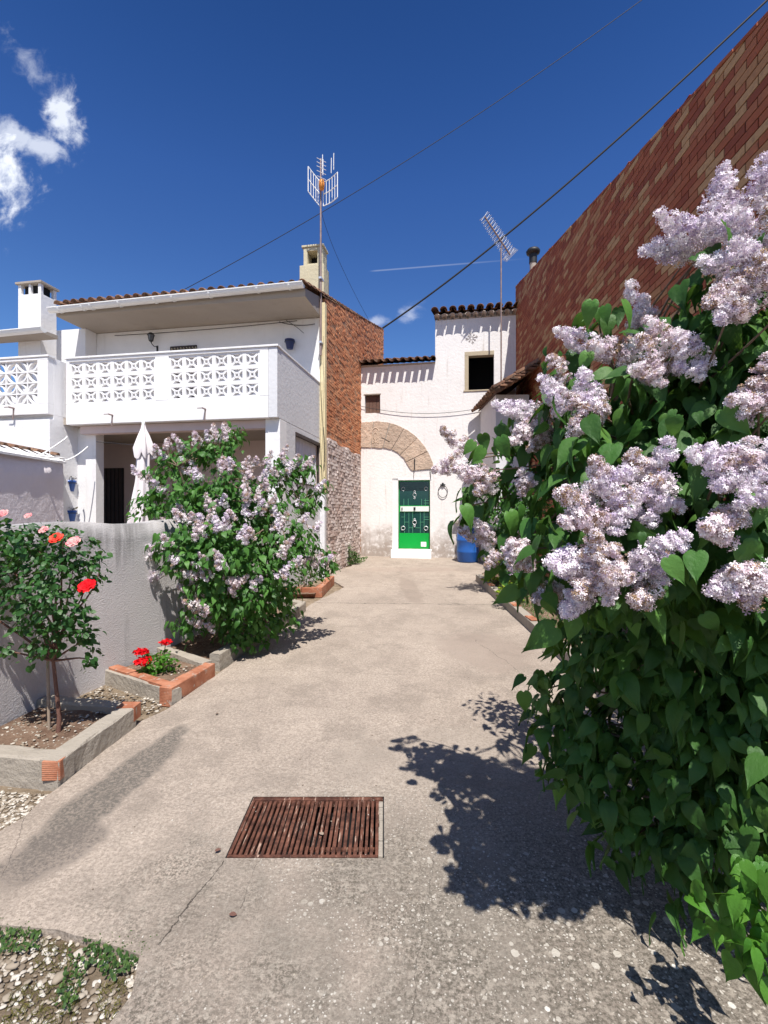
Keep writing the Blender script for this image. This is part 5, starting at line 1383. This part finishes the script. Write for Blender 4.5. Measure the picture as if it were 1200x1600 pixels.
for k in range(8):
    a = 2 * PI * k / 8; b0_ = Vector((.12 * math.cos(a), .12 * math.sin(a), -.1)); e = Vector((.75 * math.cos(a), .5 * math.sin(a), random.uniform(1.2, 2.0)))
    stemsL.append(branch_tubes(brL, b0_, e, .026, .009, .08, 9))
apL = [p for s_ in stemsL for p in s_[3:]]
for (zx, zy) in PL:
    px, py = z7(zx, zy)
    # front surface depth of the crown: nearer in the middle
    best = 6.2
    for (bx_, by_, bY, br_) in LB_:
        rp = br_ / bY * F; dd = math.hypot(px - bx_, py - by_)
        if dd < rp * 1.25: best = min(best, bY - br_ * math.sqrt(max(0, 1 - (dd / rp / 1.25) ** 2)))
    if best > 6: best = 5.4
    best += .02
    c = W(px, py, best); ang = math.atan2(-(py - 900), px - 365); d = Vector((math.cos(ang) * .6 + random.uniform(-.3, .3), random.uniform(-.5, .1), math.sin(ang) * .3 + .55)).normalized() * random.uniform(.13, .20)
    put_panicle(LL, c - d * .5, c + d * .5, random.choice(PANS), random.uniform(.9, 1.3))
    bl = c - d * .5 - LLo; nn = min(apL, key=lambda q_: (q_ - bl).length); branch_tubes(brL, nn, bl, .007, .003, .08, 6)
brL.build('branches', M['bark'], LL)

# ---- second lilac further up the right bed -------------------------------------
L3o = Vector((2.35, 8.1, gz(8.1) + .05))
L3 = empty('lilac_bush', L3o, 0, 'smaller lilac farther up the right bed, half hidden behind the big one', 'bush')
b3 = [(-.45, .0, 1.5, .42), (0, 0, 1.7, .45), (.3, .2, 1.3, .45), (-.4, .2, 1.05, .38), (0, -.1, .9, .45), (-.72, .1, 1.3, .22), (-.15, .4, 1.2, .4)]
foliage('foliage', b3, 2600, .075, LEAF, M['leaf'], L3, Vector((0, 0, 1)), .7, seed=25)
br3 = MB()
for k in range(7): branch_tubes(br3, (random.uniform(-.08, .08), random.uniform(-.08, .08), -.08), Vector(random.choice(b3)[:3]), .022, .006, .08)
br3.build('branches', M['bark'], L3)
for k in range(12):
    b = random.choice(b3); d = Vector((random.uniform(-1, .2), random.uniform(-1, .2), random.uniform(0, 1))).normalized(); c = L3o + Vector(b[:3]) + d * b[3]
    put_panicle(L3, c, c + (d + Vector((0, 0, .5))).normalized() * .17, random.choice(PANS))

# ---- rose --------------------------------------------------------------------
ro_ = W(90, 1152, 3.22); Ro = Vector((ro_.x, 3.22, .09))
RO = empty('rose_bush', Ro, 0, 'standard rose with red and pink blooms in front of the grey wall', 'rose bush')
RBl = [(60, 860, 3.1, .17), (120, 870, 3.15, .14), (20, 880, 3.2, .22), (85, 915, 3.0, .16), (140, 900, 3.2, .10), (30, 950, 3.1, .17), (110, 965, 3.1, .12), (75, 1000, 3.1, .10), (130, 1000, 3.15, .09), (50, 1020, 3.15, .06), (10, 835, 3.2, .10), (-50, 900, 3.2, .25), (100, 835, 3.1, .07), (5, 1015, 3.1, .05), (135, 1030, 3.15, .045), (155, 870, 3.2, .04)]
rbl = shift([blobw(*b) for b in RBl], Ro)
foliage('foliage', rbl, 3000, .046, OVAL, M['roseleaf'], RO, Vector((0, 0, .8)), .35, seed=31, spread=.035, cull=lambda q: q.x + Ro.x < gwx(q.y + Ro.y) + .03)
tb = MB(); fork = Vector((-.03, 0, .50))
tb.tube([(0, 0, -.08), (.012, 0, .12), (-.012, .005, .3), fork], [.018, .014, .012, .011], 8)
for b in rbl: branch_tubes(tb, fork, Vector(b[:3]), .010, .003, .08)
tb.build('trunk', M['rosebark'], RO)
MB().tube([(-.07, .02, -.08), (-.085, .02, .62)], .010, 7).build('support_stake', M['stick'], RO)

def rose_mesh(seed, r):
    R = random.Random(seed); m = MB()
    for layer, (n_, rad, tilt, h) in enumerate(((3, .25, 1.35, .30), (4, .42, 1.15, .28), (5, .62, .9, .20), (6, .82, .62, .08), (6, .95, .35, -.02))):
        for k in range(n_):
            a = 2 * PI * k / n_ + layer * .5 + R.uniform(-.15, .15); c, s = math.cos(a), math.sin(a); vs = []; N = 5
            for i in range(N):
                for j in range(N):
                    u = (i / (N - 1) - .5) * 1.5; v = j / (N - 1)
                    wv = math.sqrt(max(0, 1 - (v - .45) ** 2 * 2.2)) * rad * .8
                    x = rad * (.15 + v * math.cos(tilt) * 1.0) + (.12 * rad * v * v); y = u * wv; z = h * .3 + v * math.sin(tilt) * rad * .9 - .25 * rad * u * u + R.uniform(-.02, .02)
                    if v == 1: x += .08; z -= .05
                    vs.append(((x * c - y * s) * r, (x * s + y * c) * r, z * r))
            fs = [(i * N + j, (i + 1) * N + j, (i + 1) * N + j + 1, i * N + j + 1) for i in range(N - 1) for j in range(N - 1)]
            m.add(vs, fs, R.random(), True)
    return m
for (px, py, Y, r, mt, lab) in ((88, 841, 2.98, .036, 'orangered', 'orange-red bloom'), (115, 847, 3.0, .036, 'pinkp', 'pale pink bloom'), (136, 916, 2.95, .044, 'red', 'bright red bloom'), (68, 828, 3.05, .026, 'pinkp', None), (4, 803, 3.1, .030, 'pinkp', None), (44, 806, 3.1, .02, 'pinkp', None)):
    o = rose_mesh(int(px), r).build('rose_flower', M[mt], RO); o.location = W(px, py, Y) - Ro; o.rotation_euler = (Matrix.Rotation(.75, 3, 'X') @ Matrix.Rotation(random.uniform(0, 3), 3, 'Z')).to_euler()
    if lab: o['label'] = lab

# ---- geranium --------------------------------------------------------------
Go = W(243, 1056, 4.30); Go.z = .10
GE = empty('geranium', Go, 0, 'small plant with three bright red flower heads in the brick edged bed', 'flowering plant')
foliage('foliage', [(-.03, 0, .10, .10), (.07, 0, .13, .09), (.0, -.03, .05, .09), (.13, .02, .10, .06), (-.1, 0, .05, .06)], 420, .040, OVAL, M['youngleaf'], GE, Vector((0, 0, .05)), -.1, seed=41, spread=.02)
heads = [(221, 1019, 4.26, .055), (224, 1034, 4.22, .064), (259, 1004, 4.32, .045)]
sm2 = MB()
for (px, py, Y, r) in heads:
    p = W(px, py, Y) - Go; ms = []; ts = []
    for _ in range(170):
        d = Vector((random.gauss(0, 1), random.gauss(0, 1), abs(random.gauss(0, .9)) - .2)).normalized(); ms.append(basis(Vector((random.gauss(0, 1), random.gauss(0, 1), random.gauss(0, .4))), d, r * .5, Vector((d.x, d.y, d.z * .65)) * r * random.uniform(.6, 1.0))); ts.append(random.random())
    o = scatter('flower_head', OVAL[0], OVAL[1], ms, ts, M['red'], GE); o.location = p
    sm2.tube([(p.x * .4, p.y * .4, .02), (p.x * .8, p.y * .8, p.z * .6), p], .004, 5)
sm2.build('stems', M['weed'], GE)

# ---- small shrubs ----------------------------------------------------------
s1 = G(547, 882); S1 = empty('shrub', s1, 0, 'little green shrub at the foot of the rough whitewashed wall', 'shrub')
foliage('foliage', [(0, 0, .16, .20), (-.12, 0, .28, .13), (.14, 0, .12, .13), (-.05, .05, .4, .08)], 700, .05, OVAL, M['weed'], S1, Vector((0, 0, .1)), -.3, seed=51, spread=.03)
br = MB(); [branch_tubes(br, (0, 0, -.02), (random.uniform(-.15, .15), random.uniform(-.1, .1), random.uniform(.15, .4)), .006, .003) for _ in range(8)]; br.build('branches', M['bark'], S1)
for i, (x, y, lab, n_, sc_) in enumerate(((2.05, 7.4, 'yellow-green shrub in the right bed behind the kerb, nearest one', 800, 1.0), (2.15, 9.0, 'yellow-green shrub in the right bed by the barrel, far one', 700, 1.1), (-1.35, 8.3, 'dark green plant inside the small brick edging by the house', 450, .75))):
    o = empty('shrub', (x, y, gz(y) + .03), 0, lab, 'shrub'); mt = M['yellowleaf'] if i < 2 else M['weed']
    foliage('foliage', [(0, 0, .25 * sc_, .22 * sc_), (-.12, -.1, .42 * sc_, .14 * sc_), (.1, .1, .4 * sc_, .16 * sc_), (-.2, -.25, .2 * sc_, .14 * sc_), (-.08, -.05, .6 * sc_, .08)], n_, .05, OVAL, mt, o, Vector((0, 0, .1)), -.2, seed=60 + i, spread=.03)
    br = MB(); [branch_tubes(br, (0, 0, -.03), (random.uniform(-.15, .15), random.uniform(-.15, .15), random.uniform(.2, .5)), .007, .003) for _ in range(7)]; br.build('branches', M['bark'], o)

# ---- ground cover, weeds, gravel (stuff) --------------------------------------
def ground_scatter(name, regions, n, tmpl, size, mat, lab, flat=False, up=0.0, seed=1, cat='plants'):
    R = random.Random(seed); ms = []; ts = []
    for poly, w in regions:
        xs = [p[0] for p in poly]; ys = [p[1] for p in poly]; k = 0; tries = 0
        while k < n * w and tries < n * 40:
            tries += 1; x = R.uniform(min(xs), max(xs)); y = R.uniform(min(ys), max(ys))
            if not inpoly(x, y, poly): continue
            k += 1; s = size * R.uniform(.45, 1.4)
            if flat:
                ax = Vector((R.gauss(0, 1), R.gauss(0, 1), R.gauss(0, .15))); nr = Vector((R.gauss(0, .15), R.gauss(0, .15), 1)); m_ = np.array(basis(ax, nr, s, (x, y, gz(y) + up))); m_[:, 0] *= R.uniform(.6, 1); m_[:, 2] *= R.uniform(.4, .8)
                ms.append(m_.tolist()); ts.append(R.random() ** .8)
            else:
                ms.append(basis((R.gauss(0, .6), R.gauss(0, .6), R.uniform(.3, 1.2)), (R.gauss(0, .6), -1 + R.gauss(0, .5), 1), s, (x, y, gz(y) + up))); ts.append(R.random())
    o = scatter(name, tmpl[0], tmpl[1], ms, ts, mat); tag(o, lab, cat, kind='stuff'); return o
def pebble_t():
    vs = []; fs = []; N = 8
    for (r, z) in ((.8, -.3), (1, 0), (.75, .35)):
        for k in range(N): a = 2 * PI * k / N; q = r * (1 + .12 * math.sin(3 * a + r * 5)); vs.append((q * math.cos(a), q * math.sin(a), z))
    vs.append((0, 0, .5))
    for i in range(2):
        for k in range(N): fs.append((i * N + k, i * N + (k + 1) % N, (i + 1) * N + (k + 1) % N, (i + 1) * N + k))
    for k in range(N): fs.append((2 * N + k, 2 * N + (k + 1) % N, 3 * N))
    return vs, fs
PB = pebble_t()
gA = [gp(92, 1232), gp(-40, 1320), (-2.7, 2.3), (-2.7, 2.78), (-1.9, 2.72)]
gB = [gp(0, 1442), gp(95, 1450), gp(150, 1468), gp(222, 1492), gp(210, 1560), gp(172, 1600), (-.95, 1.2), (-2.4, 1.2), (-2.4, 1.9)]
ground_scatter('gravel', [(gA, .6), (gB, .9)], 3400, PB, .0100, M['pebble'], 'loose pale pebbles in the bare patches on the left of the drive', True, -.028, 71, 'gravel')
ground_scatter('gravel', [(gB, 1)], 70, PB, .020, M['pebble'], 'larger pale stones among the pebbles at the bottom left', True, -.022, 72, 'gravel')
gC = [(-2.02, 2.94), (-1.98, 3.5), (-2.6, 3.52), (-2.65, 3.05)]; gD = [(-1.78, 3.62), (-1.76, 3.86), (-2.5, 4.25), (-2.58, 3.70)]
ground_scatter('gravel', [(gC, .5), ([(-1.90, 4.18), (-1.75, 4.42), (-2.25, 4.74), (-2.42, 4.5)], .3)], 420, PB, .010, M['pebble'], 'small stones on the soil of the two planters', True, .095, 73, 'gravel')
ground_scatter('gravel', [(gD, 1)], 260, PB, .012, M['pebble'], 'gravel in the gap between the rose planter and the geranium planter', True, -.0, 74, 'gravel')
ground_scatter('weeds', [([gp(130, 1462), gp(205, 1452), gp(252, 1458), gp(215, 1500), gp(180, 1530), gp(140, 1500)], .5), ([gp(-20, 1432), gp(65, 1440), gp(60, 1480), gp(-20, 1490)], .3), ([gp(110, 1480), gp(140, 1500), gp(110, 1580), gp(85, 1560)], .15)], 1100, OVAL, .012, M['weed'], 'low green weeds growing along the broken edge of the concrete', False, -.01, 75)
ground_scatter('moss', [([gp(20, 1535), gp(130, 1525), gp(110, 1610), gp(-20, 1620)], .6), ([gp(60, 1460), gp(120, 1470), gp(110, 1520), gp(50, 1510)], .25), ([gp(150, 1530), gp(200, 1520), gp(180, 1590), gp(150, 1590)], .2)], 800, BLADE, .015, soilmat('moss_green', (.10, .10, .02), (.22, .20, .05)), 'yellowish moss between the stones at the bottom left corner', False, -.02, 76)
ground_scatter('grass', [([(1.98, 4.0), (2.0, 9.5), (2.9, 9.5), (2.9, 4.0)], 1)], 3500, BLADE, .07, M['weed'], 'short grass in the right flower bed', False, .04, 77)
ground_scatter('grass', [([(-.9, 11.9), (-.5, 12.3), (-.45, 13.3), (-.85, 13.3)], 1)], 120, OVAL, .04, M['weed'], 'dry low weeds at the foot of the far wall', False, .0, 78)
# crumbs and small debris on the concrete
ground_scatter('debris', [([(-1.4, 1.6), (1.6, 1.6), (1.6, 5), (-1.3, 5)], 1)], 380, PB, .0045, M['pebble'], 'scattered crumbs of stone on the concrete driveway', True, .002, 79, 'debris')
MB_l = []
random.seed(3)
for (px, py, lab) in ((622, 0, ''),): pass
for (px, py, c_, lab) in ((338, 1118, 'bark', 'dark dry leaf lying on the driveway in front of the planter'), (505, 1308, 'stick', 'tan dry leaf caught on the drain cover'), (345, 1330, 'rosebark', 'small red-brown dry leaf left of the drain cover'), (358, 1433, 'rosebark', 'brown dry leaf on the concrete below the drain cover'), (1100 - 245, 1020, 'kerb', 'flat stone lying on the drive beside the right kerb')):
    p = G(px, py); o = scatter('dry_leaf' if c_ != 'kerb' else 'stone', OVAL[0] if c_ != 'kerb' else PB[0], OVAL[1] if c_ != 'kerb' else PB[1], [basis((random.gauss(0, 1), random.gauss(0, 1), .1), (0, 0, 1), .03 if c_ != 'kerb' else .05, (0, 0, 0))], [.5], M[c_])
    o.location = p + Vector((0, 0, .012)); tag(o, lab, 'leaf' if c_ != 'kerb' else 'stone')

GROUPS = {'flower pot': 'blue pots hanging on the white house', 'planter': 'low planter edgings along the left wall', 'bush': 'lilac bushes beside the driveway', 'shrub': 'small shrubs beside the driveway', 'antenna': 'aerials on masts', 'leaf': 'dry leaves on the driveway', 'line': None}
for o in list(scene.objects):
    if o.parent is None and GROUPS.get(o.get('category')): o['group'] = GROUPS[o['category']]
    elif o.parent is None and o.name.startswith(('white_cable', 'overhead_cable', 'wall_cable')): o['group'] = {'w': 'cables near the walls', 'o': 'overhead cables'}[o.name[0]]
# ---------------------------------------------------------------- light, sky, camera
EL = math.radians(62); SXZ = .11
sdir = Vector((SXZ * math.sin(EL), -math.cos(EL), math.sin(EL))).normalized()
sun = bpy.data.lights.new('sun', 'SUN'); sun.energy = 4.6; sun.angle = math.radians(.5); sun.color = (1, .955, .89)
so = bpy.data.objects.new('sun', sun); COL.objects.link(so); so.rotation_euler = sdir.to_track_quat('Z', 'Y').to_euler(); so.location = (0, -5, 20)
wd = bpy.data.worlds.new("World"); scene.world = wd; wd.use_nodes = True
nt = wd.node_tree; N = nt.nodes; Lk = nt.links; bg = N['Background']
sky = N.new('ShaderNodeTexSky'); sky.sky_type = 'NISHITA'; sky.sun_disc = False; sky.sun_elevation = EL
sky.sun_rotation = math.atan2(sdir.x, sdir.y); sky.air_density = 1.0; sky.dust_density = .3; sky.ozone_density = 4.0; sky.altitude = 800
class WN(NT):
    def __init__(s): s.t = nt; s.N = N; s.L = Lk
w = WN(); gen = N.new('ShaderNodeTexCoord').outputs['Generated']
sep = N.new('ShaderNodeSeparateXYZ'); Lk.new(gen, sep.inputs[0])
Yc = w.math('MAXIMUM', sep.outputs[1], .02)
X = w.math('DIVIDE', sep.outputs[0], Yc); Z = w.math('DIVIDE', sep.outputs[2], Yc)
pv = w.comb(X, Z, 0)
nA = w.noise(7.0, 9, .62, vec=pv, dist=.7); nB = w.noise(22, 6, .6, vec=w.scalev(pv, (1, 1, 1)), dist=.4)
def ell(cx, cy, rx, ry, rot):
    a = (cx - 600) / F; b = (800 - cy) / F; rx /= F; ry /= F; c_, s_ = math.cos(rot), math.sin(rot)
    dx_ = w.math('SUBTRACT', X, a); dy_ = w.math('SUBTRACT', Z, b)
    p = w.math('ADD', w.math('MULTIPLY', dx_, c_ / rx), w.math('MULTIPLY', dy_, s_ / rx)); q_ = w.math('ADD', w.math('MULTIPLY', dx_, -s_ / ry), w.math('MULTIPLY', dy_, c_ / ry))
    r_ = w.math('SQRT', w.math('ADD', w.math('MULTIPLY', p, p), w.math('MULTIPLY', q_, q_)))
    r_ = w.math('ADD', r_, w.math('MULTIPLY', w.math('SUBTRACT', nA, .5), 3.2)); r_ = w.math('ADD', r_, w.math('MULTIPLY', w.math('SUBTRACT', nB, .5), 2.6))
    return w.math('POWER', w.ramp(r_, .0, 1.3, 1.0, 0.0), 1.5)
dens = None
for (e, k) in (((-8, 275, 52, 75, .25), 1.0), ((98, 175, 26, 68, .15), .85), ((50, 222, 70, 24, -.35), .65), ((60, 120, 62, 26, -.9), .35), ((-5, 210, 30, 40, 0), .5), ((640, 492, 20, 16, .2), .45), ((592, 502, 22, 10, .2), .4)):
    v = w.math('MULTIPLY', ell(*e), k); dens = v if dens is None else w.math('MAXIMUM', dens, v)
front = w.math('GREATER_THAN', sep.outputs[1], .05); dens = w.math('MULTIPLY', dens, front)
# contrail
a1 = ((575 - 600) / F, (800 - 424) / F); a2 = ((850 - 600) / F, (800 - 402) / F); Lc = math.hypot(a2[0] - a1[0], a2[1] - a1[1]); ux, uy = (a2[0] - a1[0]) / Lc, (a2[1] - a1[1]) / Lc
sx_ = w.math('SUBTRACT', X, a1[0]); sy_ = w.math('SUBTRACT', Z, a1[1]); al = w.math('ADD', w.math('MULTIPLY', sx_, ux), w.math('MULTIPLY', sy_, uy)); ac = w.math('ABSOLUTE', w.math('ADD', w.math('MULTIPLY', sx_, -uy), w.math('MULTIPLY', sy_, ux)))
tr_ = w.math('MULTIPLY', w.ramp(ac, .0005, .0024, 1, 0), w.math('MULTIPLY', w.ramp(al, 0, .02), w.ramp(al, Lc * .3, Lc, 1, 0)))
dens = w.math('MAXIMUM', dens, w.math('MULTIPLY', w.math('MULTIPLY', tr_, front), .16))
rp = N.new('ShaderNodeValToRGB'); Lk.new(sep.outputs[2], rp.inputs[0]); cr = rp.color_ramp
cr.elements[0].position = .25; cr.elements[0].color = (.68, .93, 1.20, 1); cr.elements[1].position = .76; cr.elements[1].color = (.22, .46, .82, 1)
for p_, c_ in ((.43, (.50, .76, 1.14)), (.56, (.40, .68, 1.12)), (.66, (.30, .57, .98)), (.9, (.8, .92, 1.12))):  # top stop brightens the zenith above the frame, added for fill light
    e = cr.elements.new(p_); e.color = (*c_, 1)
away = w.ramp(sep.outputs[1], -.1, .35)   # deep blue in view only; sky behind the camera left bright as fill light
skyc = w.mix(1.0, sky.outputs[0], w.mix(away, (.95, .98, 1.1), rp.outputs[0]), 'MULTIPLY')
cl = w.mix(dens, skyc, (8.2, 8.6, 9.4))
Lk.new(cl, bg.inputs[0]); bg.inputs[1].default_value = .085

cam = bpy.data.cameras.new('camera'); co = bpy.data.objects.new('camera', cam); COL.objects.link(co); scene.camera = co
co.location = (0, 0, CAMZ); co.rotation_euler = (PI / 2, 0, 0); cam.sensor_fit = 'HORIZONTAL'; cam.sensor_width = 36; cam.lens = F / 1200 * 36; cam.clip_end = 5000; cam.clip_start = .02
vs_ = scene.view_settings; vs_.view_transform = 'Standard'; vs_.look = 'None'; vs_.gamma = 1; vs_.exposure = .55
